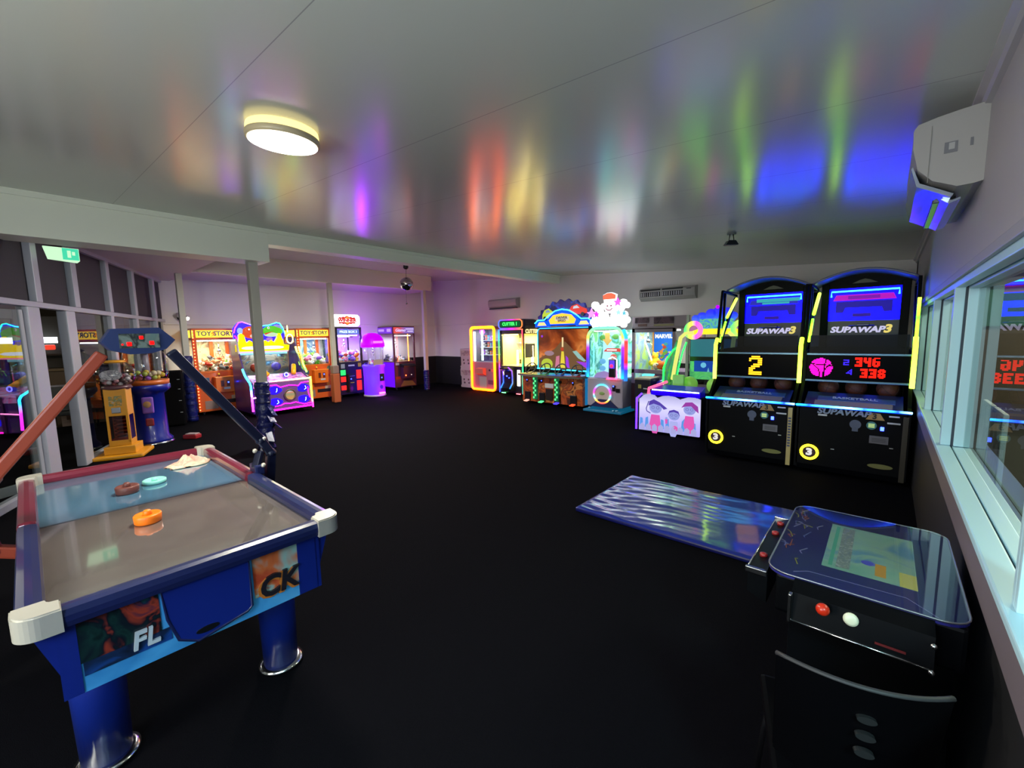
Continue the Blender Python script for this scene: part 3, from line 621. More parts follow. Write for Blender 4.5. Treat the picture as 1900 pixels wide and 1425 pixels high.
# ================================================================ PRIZES (each one a thing of its own)
PLUSH = {}
def pm(name, col, lit=0): return mat('plush_'+name, col, .8, bump=.15, bs=60)
def plush(kind, m, m2, seed):
    key = (kind, m.name, m2.name)
    if key in PLUSH: return PLUSH[key]
    k = B()
    if kind == 'bear':
        k.ball((0, 0, 0), .06, m, 12, (1, .9, 1.05)); k.ball((0, -.01, .085), .048, m, 12); k.ball((0, -.052, .078), .02, m2, 8)
        for s_ in (-1, 1):
            k.ball((s_*.036, 0, .125), .017, m, 8); k.ball((s_*.06, -.02, .02), .024, m, 8, (1, 1, 1.5)); k.ball((s_*.035, -.045, -.045), .028, m, 8, (1, 1.5, 1)); k.ball((s_*.018, -.052, .098), .006, BLACKP, 6)
    elif kind == 'ball':
        k.ball((0, 0, 0), .062, m, 16); k.ring((0, 0, 0), .0622, .004, m2, 'x', 24, 6); k.ring((0, 0, 0), .0622, .004, m2, 'z', 24, 6)
    elif kind == 'fish':
        k.ball((0, 0, 0), .06, m, 12, (1.4, .7, .8)); k.prism([(.07, 0), (.13, .05), (.12, 0), (.13, -.05)], 'y', -.008, .008, m2); k.ball((-.05, -.035, .015), .014, WHITEP, 8); k.ball((-.056, -.045, .016), .007, BLACKP, 6)
        k.prism([(-.02, .04), (.03, .085), (.05, .03)], 'y', -.006, .006, m2)
    else:
        k.ball((0, 0, 0), .055, m, 10, (1.5, 1, .6)); k.ball((.05, .01, .03), .035, m2, 10); k.ball((-.06, 0, .02), .03, m, 8, (1, 1, 1.4))
    o = k.build('plush_toy'); COL.objects.unlink(o); PLUSH[key] = o.data; bpy.data.objects.remove(o); return PLUSH[key]
def heap(world, x0, x1, y0, y1, z, n, cols, where, group, seed, size=1.0, kinds=('bear', 'ball', 'fish', 'lump'), hump=.1, what='plush toy', layers=2):
    """fill a box (local to a machine) with single toys; world = machine Empty"""
    rnd = random.Random(seed); M = Matrix.Translation(world.location) @ world.rotation_euler.to_matrix().to_4x4()
    put = []
    for i in range(n):
        cn, m, m2 = cols[rnd.randrange(len(cols))]; kd = kinds[rnd.randrange(len(kinds))]
        s_ = size*rnd.uniform(.85, 1.15); r = .068*s_; best = None
        for _ in range(30):
            x, y = rnd.uniform(x0, x1), rnd.uniform(y0, y1); zz = z + .058*s_
            for (a, b_, c, q) in put:
                d2 = (a-x)**2+(b_-y)**2; R = (q+r)*.97
                if d2 < R*R: zz = max(zz, c+math.sqrt(R*R-d2))
            sc_ = zz + .5*hump*(y1-y)/max(.01, y1-y0)
            if best is None or sc_ < best[0]: best = (sc_, x, y, zz)
        _, x, y, zz = best; put.append((x, y, zz, r))
        o = bpy.data.objects.new('plush_toy' if what != 'ball' else 'toy_ball', plush(kd, m, m2, seed)); COL.objects.link(o)
        o.matrix_world = M @ Matrix.Translation((x, y, zz)) @ Matrix.Rotation(rnd.uniform(-1.0, 1.0), 4, 'Z') @ Matrix.Rotation(rnd.uniform(-.7, .7), 4, 'X') @ Matrix.Rotation(rnd.uniform(-.8, .8), 4, 'Y') @ Matrix.Scale(s_, 4)
        kn = {'bear': 'bear-shaped', 'ball': 'round', 'fish': 'fish-shaped', 'lump': 'curled'}[kd]
        o['label'] = '%s %s %s %s' % (cn, kn, what, where); o['category'] = 'toy' if what != 'ball' else 'ball'; o['group'] = group
def P3(n, c, c2): return (n, pm(n, c), pm(n+'_trim', c2))
RED_ = P3('red', 'c8321e', 'e8d8b0'); PEACH = P3('peach', 'e8a878', 'c8502a'); GRN = P3('green', '5fae2c', 'd8e070'); GREY = P3('grey', '6a6c72', '2a2a30'); CRM = P3('cream', 'e6dcc0', 'c07848')
BLU = P3('blue', '2f6fd0', 'c8e0f8'); PNK = P3('pink', 'e070b0', 'ffffff'); YEL = P3('yellow', 'f0d02c', 'e07018'); ORG = P3('orange', 'f06a14', 'ffffff'); WHT = P3('white', 'e8e8e8', 'a0c8e8'); PUR = P3('purple', '7a48c8', 'e0c0f0')
def casters(T, xs, ys, r=.035):
    for x in xs:
        for y in ys:
            k = B(); k.lathe([(r, -.012), (r, .012)], (x, y, r), RUBBER, 16, 'x'); k.box(x-.02, x+.02, y-.02, y+.02, r, r*2+.012, STEEL, .003); k.build('caster', T)
def claw(T, x, y, z, s=1.0):
    k = B(); k.tube([(x, y, z+.32*s), (x, y, z+.16*s)], .012*s, CHROME); k.lathe([(.02*s, .10*s), (.045*s, .11*s), (.05*s, .15*s), (.03*s, .18*s)], (x, y, z), CHROME, 18)
    for i in range(3):
        a = 2*PI*i/3+.4; c_, s_ = math.cos(a), math.sin(a)
        k.tube([(x+r*s*c_, y+r*s*s_, z+h*s) for r, h in ((.03, .11), (.085, .06), (.09, .0), (.045, -.06))], .006*s, CHROME, 6)
    k.build('claw', T)
# ================================================================ ORANGE CRANES
OR = mat('orange_laminate', 'cf5a10', .45, coat=.25); ORD = mat('orange_metal', 'd9690f', .4); YSIGN = glow('crane_sign_yellow', (1, .62, .05), 1.7)
INT = mat('crane_interior', 'e2c9a2', .5); BULB = glow('bulb_red', (1, .10, .03), 9)
def orange_crane(loc, label, back, toys, where, grp, seed):
    W, D, H = .86, .8, 1.85
    T = thing('crane_machine', label, 'crane machine', loc, D90)
    k = B(); k.box(0, W, 0, D, .07, .93, OR, .01); k.box(.09, W-.09, -.004, .01, .9, .94, ORD, .003); k.build('cabinet', T)
    k = B(); k.box(0, W, 0, D, 1.61, H, OR, .01); k.build('header', T)
    k = B()
    for x in (0, W-.075):
        for y in (0, D-.06): k.box(x, x+.075, y, y+.06, .93, 1.61, OR, .006)
    k.box(W*.55, W*.63, D-.07, D-.02, .93, 1.61, mat('inner_orange_post', 'e0691c', .5)); k.each('corner_post', T)
    k = B(); k.box(.07, W-.07, D-.03, D-.01, .93, 1.61, back); k.build('back_picture', T)
    k = B(); k.box(.03, W-.03, .03, D-.03, 1.6, 1.612, mat('crane_ceiling', 'd8c8a8', .6)); k.build('inner_ceiling', T)
    k = B(); k.box(.1, W-.1, .05, .09, 1.575, 1.597, glow('crane_tube', (1, .93, .75), 16)); k.build('interior_light', T); inner_lamp(T, (W/2, .3, 1.58), 17, (1, .88, .66), .6, .4)
    k = B(); k.box(.07, W-.07, .008, .014, .93, 1.61, CLEAR); k.build('front_glass', T)
    k = B(); k.box(.008, .014, .06, D-.06, .93, 1.61, CLEAR); k.box(W-.014, W-.008, .06, D-.06, .93, 1.61, CLEAR); k.each('side_glass', T)
    k = B(); k.box(.07, W-.07, -.012, -.001, 1.655, 1.81, YSIGN, .004); sg = k.build('sign', T)
    k = B(); k.text('TOY', (.215, -.014, 1.735), .135, mat('sign_letter', '5d7868', .5), .005, None, .03, .95); k.build('lettering', sg); k = B(); k.text('STORY', (.575, -.014, 1.735), .135, mat('sign_letter'), .005, None, .03, .9)
    k.prism([(.37, 1.78), (.46, 1.80), (.41, 1.735), (.45, 1.73), (.32, 1.665), (.385, 1.725), (.34, 1.73)], 'y', -.016, -.012, glow('bolt_orange', (1, .32, .02), 1.2)); k.build('lettering', sg)
    k = B(); k.box(.004, .03, -.004, D-.1, 1.655, 1.81, YSIGN); k.box(-.006, .0, .1, D-.1, 1.655, 1.81, YSIGN, .002); k.each('side_sign', T)
    for s_ in (0, 1):
        k = B(); x = .022 if not s_ else W-.022
        for i in range(26):
            z = .12+i*.0665
            k.lathe([(.010, 0), (.008, -.01), (.001, -.014)], (x, -.001, z), BULB, 8, 'y')
        k.build('bulb_strip', T)
    k = B(); k.box(.31, .66, -.16, .0, .47, .80, ORD, .012); k.box(.30, .67, -.165, .0, .795, .812, mat('orange_ledge', 'f08a28', .35), .004); cb = k.build('control_box', T)
    k = B(); k.tube([(.4, -.08, .81), (.4, -.08, .86)], .008, BLACKP); k.ball((.4, -.08, .87), .02, YEL[1], 10); k.build('joystick', T)
    k = B(); k.box(.40, .46, -.168, -.158, .60, .73, mat('coin_slot_brown', '5a2010', .4), .004); k.box(.51, .57, -.168, -.158, .60, .73, mat('coin_slot_brown'), .004); k.each('coin_slot', T)
    k = B(); k.box(.528, .555, -.172, -.166, .675, .70, COINLED, .004); k.build('coin_light', T)
    k = B(); k.box(.45, .57, -.166, -.16, .54, .585, STICKER, .002); k.build('price_label', T)
    k = B(); k.disc((.76, -.006, .83), .058, .006, mat('green_badge', '5e7a5c', .5), 'y', 24, Matrix.Diagonal((1, 1, 1, 1))); k.box(.09, .24, -.006, .0, .70, .80, mat('blue_badge', '3d5a78', .5), .003); k.box(.6, .76, -.005, 0, .62, .67, mat('red_badge', 'b03020', .5)); k.box(.67, .75, -.005, 0, .38, .58, mat('yellow_art', 'd8a020', .5), .002); k.box(.62, .8, -.0045, 0, .3, .38, mat('pale_art', 'c0a888', .5), .002)
    k.each('sticker', T)
    k = B(); k.box(.42, .76, -.006, .01, .215, .30, mat('prize_slot_dark', '150c08', .5), .004); k.box(.12, .36, -.005, 0, .12, .3, mat('grey_art', '8c7468', .5), .003); k.build('prize_door', T)
    casters(T, (.1, W-.1), (.08, D-.1)); claw(T, .55, .35, 1.25, .8)
    k = B(); k.box(.08, W-.08, .04, D-.04, .92, .935, mat('crane_bed', 'a88a60', .7)); k.build('prize_bed', T)
    heap(T, .13, W-.13, .08, D-.14, .93, 32, toys, where, grp, seed, 1.0, hump=.12)
    return T
W1 = picture('back_photo_warm', ('a8b07c', 'c8c89c', 'd8c8a0', '8a6a48', 'b8a070'), 5, .25, .5); W2 = picture('back_photo_blue', ('2c70b0', '3a88c8', 'a0d8d8', '2860a0', 'c8e0d8'), 3, .3, .5)
orange_crane((-10.9, 2.32, 0), 'orange crane machine with plush toys beside the blue padded post', W1, [PEACH, PEACH, RED_, GRN, CRM, CRM, GREY], 'heaped in the orange crane beside the blue padded post', 'plush toys in the orange crane beside the blue padded post', 11)
orange_crane((-10.9, 4.43, 0), 'orange crane machine next to the brown clad post, trophy picture behind its toys', W2, [PNK, WHT, GRN, PUR, CRM, WHT], 'heaped in the orange crane next to the brown clad post', 'plush toys in the orange crane next to the brown clad post', 12)
# ================================================================ FROG GAME (hammer game with neon outline)
W = 1.2
T = thing('frog_ticket_game', 'neon outlined frog ticket game with purple front panel behind the white post', 'arcade machine', (-9.6, 2.95, 0), D90)
PURP = mat('violet_cabinet', '3a1a6a', .35, coat=.3); NMAG = glow('neon_magenta', (1, .006, .6), 3.2); 
NR1 = ramp('neon_crest', 'X', .1, 1.15, ((0, 'd020ff'), (.2, '5040ff'), (.45, '20c8ff'), (.75, '20e8d0'), (1, '30ff60')), 4)
NSIDE = ramp('neon_side_left', 'Z', .2, .85, ((0, 'ff20e0'), (.35, 'c030ff'), (.6, '20b0ff'), (1, '20e8ff')), 4.5)
NRR = ramp('neon_side_right', 'Z', 0, 1.5, ((0, 'ff10c0'), (.12, 'ff2080'), (.2, 'ff9020'), (.42, 'e8ff20'), (.6, '30ff40'), (.8, 'b0ff20'), (1, 'ffe860')), 3.6)
k = B()
for x in (0, W-.03):
    k.prism([(0, .08), (0, .72), (.10, .76), (.22, .80), (.42, .95), (.62, 1.3), (.72, 1.62), (1.0, 1.62), (1.08, 1.5), (1.08, .08)], 'x', x, x+.03, PURP)
k.each('side_panel', T)
k = B(); k.box(.03, W-.03, .05, 1.05, .08, .6, PURP, .01); k.build('base', T)
k = B(); k.prism([(.04, .6), (.04, .70), (.45, .84), (.45, .6)], 'x', .03, W-.03, picture('frog_console', ('8a80d0', 'b0a0e8', 'e070c0', '4a30a0', 'd8d0f0'), 7, .25)); k.build('console', T)
k = B(); k.box(.3, W-.02, -.02, .04, .10, .71, mat('violet_front_panel', '57406e', .3, emit='70308c', st=.12), .01); fp = k.build('front_panel', T)
k = B(); k.tube([(.32, -.03, .64), (.46, -.03, .64), (.53, -.03, .585), (.62, -.03, .60), (.72, -.03, .615), (.82, -.03, .60), (.90, -.03, .585), (.96, -.03, .645), (1.12, -.03, .655)], .009, NMAG)
k.tube([(.36, -.03, .19), (.52, -.03, .2), (.60, -.03, .235), (.70, -.03, .215), (.82, -.03, .235), (.92, -.03, .20), (1.0, -.03, .17), (1.14, -.03, .18)], .009, NMAG)
k.tube([(.3, -.03, .11), (1.14, -.03, .125)], .016, NMAG); k.tube([(1.1, -.03, .55), (1.1, -.03, .42), (1.13, -.03, .3)], .006, NMAG); k.build('neon_trim', fp)
BLG = glow('blue_panel', (.012, .003, 1), 2.9)
for x, z, a in ((.42, .53, .4), (1.0, .53, -.4), (.42, .28, -.3), (1.0, .28, .3)):
    k = B(); k.prism([(x+.13*math.cos(t)*(1+.12*math.cos(3*t)), z+.085*math.sin(t)) for t in [i*PI/9 for i in range(18)]], 'y', -.03, -.02, BLG)
    k.tube([(x+.02, -.035, z-.04), (x+.06*(1 if a < 0 else .6), -.035, z-.015), (x+.04, -.035, z+.04)], .004, glow('blue_spark', (.3, .6, 1), 5), 6); k.build('blue_lamp', fp)
k = B(); k.lathe([(.115, 0), (.13, -.02), (.115, -.035), (.1, -.02)], (.715, -.02, .405), mat('dark_ring', '6a5a50', .35, .5), 32, 'y'); k.build('lamp_ring', fp)
k = B(); k.ball((.715, -.03, .405), .098, ramp('orb', 'Z', .31, .5, ((0, 'ffb040'), (.35, 'c89a58'), (.6, '88986a'), (.8, 'e87850'), (1, '70d8e8')), .75), 20, (1, .3, 1)); k.build('orb_lamp', fp)
k = B(); k.tube([(.29, -.03, .722), (1.16, -.03, .735)], .013, ramp('neon_top', 'X', .3, 1.16, ((0, 'ff5090'), (.5, 'ffc080'), (1, 'e8ff60')), 4)); k.build('neon_top_bar', T)
k = B(); k.tube([(1.17, -.03, .76), (1.17, -.035, .5), (1.175, -.04, .25), (1.18, -.04, .08)], .019, NRR); k.build('neon_leg', T)
k = B(); k.tube([(-.01, .42, .98), (-.012, .3, .86), (-.012, .16, .78), (-.012, .04, .72), (-.012, .0, .66), (-.012, -.005, .45), (-.012, -.02, .14)], .019, NSIDE); k.build('neon_leg', T)
k = B(); k.tube([(.0, -.01, .41), (.3, -.01, .43)], .012, glow('neon_pink_soft', (1, .25, .6), 3.5)); k.build('neon_cross_bar', T)
for dx in (0, .085):
    k = B(); k.tube([(W-.02+dx*.4, .66-dx, 1.42), (W+.0+dx*.4, .6-dx, 1.2), (W-.015+dx*.4, .5-dx, 1.02), (W+.02+dx*.4, .42-dx, .84)], .02, NRR); k.build('neon_side_wave', T)
# head
k = B(); k.box(.06, W-.06, 1.02, 1.07, .8, 1.5, picture('frog_backdrop', ('303848', '4a4038', '70685a', '284050', '6aa0c0'), 4, .35)); k.build('playfield_back', T)
k = B(); k.box(.03, W-.06, .7, .72, .84, 1.3, CLEAR); k.build('playfield_glass', T)
k = B(); k.box(.07, W-.1, .95, 1.09, 1.26, 1.32, glow('pf_light', (.35, .75, 1), 1.2)); k.build('playfield_light', T)
k = B(); inner_lamp(T, (W/2, .95, 1.25), 7, (.8, .9, 1), .7, .2); k.box(.08, W-.1, .5, 1.03, .8, .84, mat('playfield_floor', '4a5248', .4)); k.ball((.35, .8, .98), .1, mat('mole_red', 'a83a20', .5), 12); k.ball((.8, .85, .98), .1, mat('mole_purple', '4a38a8', .5), 12); k.build('playfield', T)
for x in (.42, .95):
    k = B(); k.tube([(x, .3, .84), (x+(.1 if x > .5 else -.1), .52, 1.0)], .05, mat('hammer_yellow', 'e8a80c', .4), 14); k.build('hammer', T)
for x in (.28, .74):
    k = B(); k.ball((x, .2, .82), .055, mat('hand_blue', '2c1cb8', .3, emit='2a10ff', st=.5), 14, (1, 1, .8)); k.ring((x, .15, .83), .04, .01, glow('button_ring', (.2, .2, 1), 3), 'y'); k.build('push_button', T)
YL = glow('sign_yellow', (1, .72, .0), 2.2)
k = B(); k.prism([(.0, 1.34), (1.05, 1.34), (1.07, 1.46), (.95, 1.48), (.95, 1.53), (.9, 1.72), (.86, 1.73), (.82, 1.62), (.76, 1.52), (.7, 1.58), (.64, 1.53), (.58, 1.58), (.5, 1.52), (.35, 1.52), (.27, 1.58), (.2, 1.52), (.17, 1.68), (.12, 1.73), (.07, 1.7), (.06, 1.5), (.0, 1.48)], 'y', .72, .8, YL); k.build('yellow_crown', T)
k = B(); k.prism([(.52+.42*math.cos(t), 1.415+.042*math.sin(t)*(1+.2*math.cos(2*t))) for t in [i*PI/16 for i in range(32)]], 'y', .70, .72, glow('white_bar', (.8, .85, 1), 2.4)); k.build('light_bar', T)
k = B(); k.box(.02, 1.04, .715, .75, 1.315, 1.345, glow('pink_under', (1, .25, .35), 2.2), .01); k.build('neon_under_bar', T)
k = B(); cr = [(.0, 1.62), (.0, 1.83), (.09, 1.95), (.16, 1.98), (.32, 1.92), (.5, 1.89), (.7, 1.91), (.85, 1.96), (.93, 1.95), (1.0, 1.84), (1.02, 1.66), (.95, 1.55), (.08, 1.55)]
k.prism(cr, 'y', .80, .88, glow('crest_blue', (.02, .008, 1), 2.9)); k.build('crest_board', T)
k = B(); k.tube([(.0, .79, 1.74), (.03, .79, 1.85), (.1, .79, 1.955), (.17, .79, 1.975), (.32, .79, 1.92), (.5, .79, 1.885), (.7, .79, 1.91), (.85, .79, 1.965), (.92, .79, 1.955), (.98, .79, 1.86), (1.02, .79, 1.72)], .010, NR1); k.build('neon_crest', T)
k = B(); k.ball((.76, .79, 1.775), .21, glow('frog_green', (.10, .55, .02), .9), 14, (1.05, .12, .58)); k.ball((.72, .77, 1.70), .10, glow('frog_pale', (.55, .75, .5), .8), 12, (1.5, .12, .5)); k.ball((.66, .77, 1.84), .05, glow('frog_green'), 10, (1, .3, 1)); k.ball((.67, .755, 1.85), .026, glow('eye_white', (.9, .9, .9), 1), 10, (1, .3, 1)); k.ball((.67, .745, 1.85), .012, BLACKP, 8, (1, .4, 1)); k.prism([(.58, 1.73), (.78, 1.77), (.6, 1.70)], 'y', .755, .765, glow('mouth_red', (.7, .05, .03), .8)); k.build('green_frog', T)
k = B(); k.ball((.33, .79, 1.75), .17, glow('frog_red', (.65, .08, .02), .9), 14, (1.1, .12, .8)); k.ball((.28, .765, 1.81), .04, glow('frog_red'), 10, (1, .3, 1)); k.ball((.28, .75, 1.815), .02, MC['eye_white'], 10, (1, .3, 1)); k.ball((.35, .765, 1.67), .06, glow('pale_belly', (.9, .6, .5), .8), 10, (1, .3, .7)); k.build('red_frog', T)
k = B(); k.ball((.12, .79, 1.78), .06, glow('moon_pale', (.3, .45, .9), 1), 12, (1, .2, 1.2)); k.ball((.86, .79, 1.85), .1, glow('violet_haze', (.3, .28, .7), .8), 12, (1, .12, .8)); k.ball((.68, .78, 1.6), .07, glow('purple_blob', (.35, .15, .6), .9), 12, (1, .3, .6)); k.each('crest_art', T)
k = B(); k.ring((1.1, .74, 1.6), .085, .013, NRR, 'y', 32, 8, (.8, 1.2)); k.tube([(1.06, .74, 1.75), (1.06, .74, 1.9)], .012, NRR); k.build('neon_loop', T)
k = B(); k.ring((-.0, .76, 1.58), .06, .011, NMAG, 'y', 24, 8, (.6, 1.6), -PI/2, PI/2); k.build('neon_loop', T)
casters(T, (.15, W-.15), (.12, 1.05), .04)
# ================================================================ PRIZE CRANE WITH "WINNER" TOPPER
W, D = .74, .78
T = thing('crane_machine', 'black prize crane with a white lit WINNER sign on top', 'crane machine', (-10.9, 5.42, 0), D90)
DK = mat('dark_cabinet', '14121a', .35, coat=.3)
k = B(); k.box(0, W, 0, D, .07, .95, DK, .01); k.build('cabinet', T)
k = B(); k.box(0, W, 0, D, 1.84, 1.88, DK, .006)
for x in (0, W-.05):
    for y in (0, D-.05): k.box(x, x+.05, y, y+.05, .95, 1.86, DK, .004)
k.box(.05, W-.05, D-.05, D-.02, .95, 1.84, picture('prize_back', ('6a60d0', '8a70e0', 'a078d8', '5a80e8'), 3, .5)); k.build('frame', T)
k = B(); k.box(.05, W-.05, .006, .012, .95, 1.84, CLEAR); k.build('front_glass', T)
k = B(); k.box(.006, .012, .05, D-.05, .95, 1.84, CLEAR); k.each('side_glass', T)
k = B(); k.box(.06, W-.06, .02, .03, 1.69, 1.82, glow('prize_sign', (.14, .2, .55), 1.2)); sg = k.build('sign', T)
k = B(); k.text('PRIZE BOX 3', (W/2, .012, 1.755), .088, glow('prize_letter', (.6, .75, 1), 1.8), .004, None, .03); k.build('lettering', sg)
k = B(); k.box(.1, W-.1, .06, .1, 1.65, 1.67, glow('violet_tube', (.75, .6, 1), 14)); k.build('interior_light', T); inner_lamp(T, (W/2, .3, 1.64), 22, (.78, .70, 1), .5, .4)
k = B(); k.tube([(.05, .4, 1.62), (W-.05, .4, 1.62)], .01, CHROME); k.build('gantry', T); claw(T, .42, .4, 1.32, .75)
k = B(); oc = [(.02, 1.9), (W-.06, 1.9), (W, 1.96), (W, 2.16), (W-.06, 2.22), (.06, 2.22), (.0, 2.16), (.0, 1.96)]
k.prism(oc, 'y', .05, .13, glow('winner_white', (1, 1, 1), 1.7)); tp = k.build('topper', T)
k = B(); RD = glow('winner_red', (.75, .03, .03), .8)
for s_ in (1, -1):
    k.prism([(.13, 2.06+s_*.045), (.15, 2.06+s_*.085), (.22, 2.06+s_*.075), (.26, 2.06+s_*.1), (.3, 2.06+s_*.085), (.37, 2.06+s_*.125), (.44, 2.06+s_*.085), (.48, 2.06+s_*.1), (.52, 2.06+s_*.075), (.59, 2.06+s_*.085), (.61, 2.06+s_*.045)][::s_], 'y', .04, .05, RD)
    k.prism([(.3, 2.06+s_*.05), (.37, 2.06+s_*.105), (.44, 2.06+s_*.05)][::s_], 'y', .03, .04, glow('winner_orange', (1, .35, .05), 1))
k.text('WINNER', (W/2, .035, 2.06), .112, RD, .008, None, .05, 1.15); k.build('lettering', tp)
for i, (x, z, h, c) in enumerate(((.07, .6, .14, 'g'), (.07, .42, .14, 'r'), (.07, .2, .12, 'r'), (.52, .48, .24, 'r'), (.52, .16, .27, 'r'))):
    k = B(); k.box(x, x+.14, -.012, .0, z, z+h, glow('flap_red', (1, .02, .015), 1.6) if c == 'r' else glow('flap_green', (.03, .8, .15), 1.4), .012); k.each('prize_flap', T)
k = B(); k.box(.25, .47, -.09, 0, .12, .62, DK, .015); k.box(.27, .42, -.1, -.085, .56, .58, STEEL); k.build('control_box', T)
k = B(); k.box(.30, .325, -.098, -.088, .48, .505, COINLED); k.build('coin_light', T)
k = B(); k.box(.09, .2, -.006, 0, .78, .9, mat('pale_badge', '98a8a0', .5), .006); k.box(.3, .48, -.005, 0, .83, .87, STICKER, .002); k.box(.58, .68, -.006, 0, .8, .91, mat('gold_badge', '9a8420', .5), .006); k.box(.29, .4, -.093, -.088, .38, .405, mat('gold_badge')); k.each('sticker', T)
k = B(); k.box(.06, W-.06, .04, D-.06, .94, .955, mat('crane_bed')); k.build('prize_bed', T)
casters(T, (.1, W-.1), (.1, D-.1))
heap(T, .1, W-.1, .08, D-.14, .955, 33, [BLU, PNK, YEL, RED_, ORG, BLU, WHT, PUR], 'piled in the black crane under the WINNER sign', 'toys in the black crane under the WINNER sign', 21, 1.05, layers=3, hump=.12)
SHR = .77
# ================================================================ ROUND PURPLE CRANE
T = thing('crane_machine', 'round domed crane machine glowing violet and magenta', 'crane machine', (-10.5, 6.24, 0), D90)
VIO = ramp('violet_shell', 'X', -.36, .36, ((0, '4400ff'), (.45, '5c00ff'), (.62, '9000ff'), (1, '4c00ff')), 1.95); PKS = glow('magenta_dome', (.22, .0, 1), 2.9)
k = B('s'); k.lathe([(.34, .04), (.36, .08), (.35, .5), (.36, .76), (.39, .82), (.38, .86)], (0, 0, 0), VIO, 40); k.build('drum', T)
k = B('s'); k.lathe([(.37, .0), (.39, .015), (.38, .05), (.34, .055)], (0, 0, 0), mat('pale_skirt', 'a8a4b8', .35), 40); k.build('base_ring', T)
k = B('s'); k.lathe([(.33, .86), (.33, 1.36)], (0, 0, 0), CLEAR, 40); k.build('glass_cylinder', T)
k = B('s')
for a in (-2.6, -1.9, -1.25, -.5): k.tube([(.335*math.cos(a), .335*math.sin(a), .84), (.335*math.cos(a), .335*math.sin(a), 1.38)], .018, mat('pale_strut', 'b8b0c8', .35))
k.each('strut', T)
k = B('s'); k.lathe([(.39, 1.33), (.41, 1.36), (.40, 1.45), (.36, 1.56), (.27, 1.66), (.14, 1.71), (.001, 1.72)], (0, 0, 0), PKS, 40); k.build('dome', T)
k = B('s'); k.box(-.2, .16, -.405, -.39, 1.44, 1.5, glow('dome_pink', (1, .12, .9), 2.2), .02); k.build('dome_lamp', T)
k = B('s'); k.lathe([(.1, 1.35), (.2, 1.345), (.3, 1.35)], (0, 0, 0), glow('white_ring', (.95, .9, 1), 10), 30); k.build('interior_light', T); inner_lamp(T, (0, 0, 1.33), 8, (1, .95, .95), .3, .3); lp = lamp('POINT', 'dome_wall_fill', (0, .42, 1.72), 26, (.42, .03, 1), size=.1); lp.parent = T; lp = lamp('POINT', 'skirt_light', (0, -.5, .12), 5, (.6, .02, 1), size=.08); lp.parent = T  # unseen violet point behind the dome is added to tint the wall
k = B('s'); k.lathe([(.32, .84), (.32, .86)], (0, 0, 0), mat('crane_bed'), 30); k.build('prize_bed', T)
k = B('s'); k.box(.0, .17, -.385, -.34, .42, .62, BLACKP, .01); k.build('coin_door', T)
k = B('s'); k.box(.05, .08, -.39, -.384, .5, .53, COINLED); k.build('coin_light', T)
k = B('s'); k.disc((.05, -.375, .26), .055, .02, mat('purple_lock', '3c18a0', .4), 'y', 20); k.build('prize_door', T)
k = B('s'); k.box(-.05, .18, -.378, -.36, .07, .12, glow('neon_floor_pink', (1, .08, .6), 3), .012); k.build('skirt_lamp', T)
k = B('s'); k.box(-.2, .16, -.35, -.335, .84, 1.0, mat('clear_shelf_art', 'b0a090', .4), .02); k.build('prize_label', T)
claw(T, .0, .0, 1.13, .6)
heap(T, -.13, .13, -.13, .13, .86, 10, [CRM, YEL, WHT, PNK, ORG], 'inside the round violet crane', 'toys in the round violet crane', 31, .62, layers=2, hump=.04)
# ================================================================ DARK VIOLET CUT-THE-STRING CRANE
W, D = .76, .85
T = thing('crane_machine', 'dark purple crane with a red lit header and frosted prizes near the back corner', 'crane machine', (-10.9, 7.16, 0), D90)
PL = mat('plum_cabinet', '4a2036', .38, coat=.3); VSD = glow('violet_side', (.14, .005, .8), 1.0)
k = B(); k.box(0, W, 0, D, .09, .86, PL, .01); k.box(-.004, .0, .02, D-.02, .1, .84, VSD); k.build('cabinet', T)
k = B(); k.box(0, W, 0, D, 1.68, 1.91, PL, .008)
for x in (0, W-.045):
    for y in (0, D-.045): k.box(x, x+.045, y, y+.045, .86, 1.68, PL, .004)
k.build('frame', T)
k = B(); k.box(.02, W-.02, -.008, 0, 1.7, 1.88, ramp('plum_sign', 'X', 0, .76, ((0, 'ff5040'), (.3, 'e85058'), (.55, '9a6ad0'), (1, '8a78c8')), .8)); sg = k.build('sign', T)
k = B(); k.text('Gizmo', (.25, -.01, 1.79), .12, glow('sign_pale', (.7, .6, 1), 1.1), .004, None, .02, 1.1, shear=.2); k.box(.44, .72, -.012, -.008, 1.815, 1.84, MC['sign_pale']); k.box(.5, .7, -.012, -.008, 1.75, 1.775, MC['sign_pale']); k.build('lettering', sg)
k = B(); k.box(-.008, -.002, .05, D-.03, 1.7, 1.88, glow('violet_sign', (.2, .05, .6), .8)); k.box(-.012, -.008, .1, .3, 1.75, 1.84, glow('sign_lilac', (.5, .3, .9), 1)); k.box(-.012, -.008, .45, .75, 1.76, 1.83, MC['sign_lilac']); k.each('side_sign', T)
k = B(); k.box(.04, W-.04, .004, .01, .86, 1.68, CLEAR); k.build('front_glass', T)
k = B(); k.box(.004, .01, .04, D-.04, .86, 1.68, CLEAR); k.each('side_glass', T)
k = B(); k.box(.04, W-.04, D-.03, D-.01, .86, 1.68, picture('frosted_back', ('a8a8b8', '8a88a0', '9a98b0'), 3, .12)); k.build('back_panel', T)
k = B(); k.tube([(.54, .05, 1.68), (.545, .05, .86)], .014, glow('neon_orange', (1, .16, .03), 4)); k.build('neon_orange_tube', T)
k = B(); k.tube([(.22, .3, 1.36), (.22, .3, 1.06)], .011, glow('neon_yellow', (1, .7, .1), 4)); k.build('neon_yellow_tube', T)
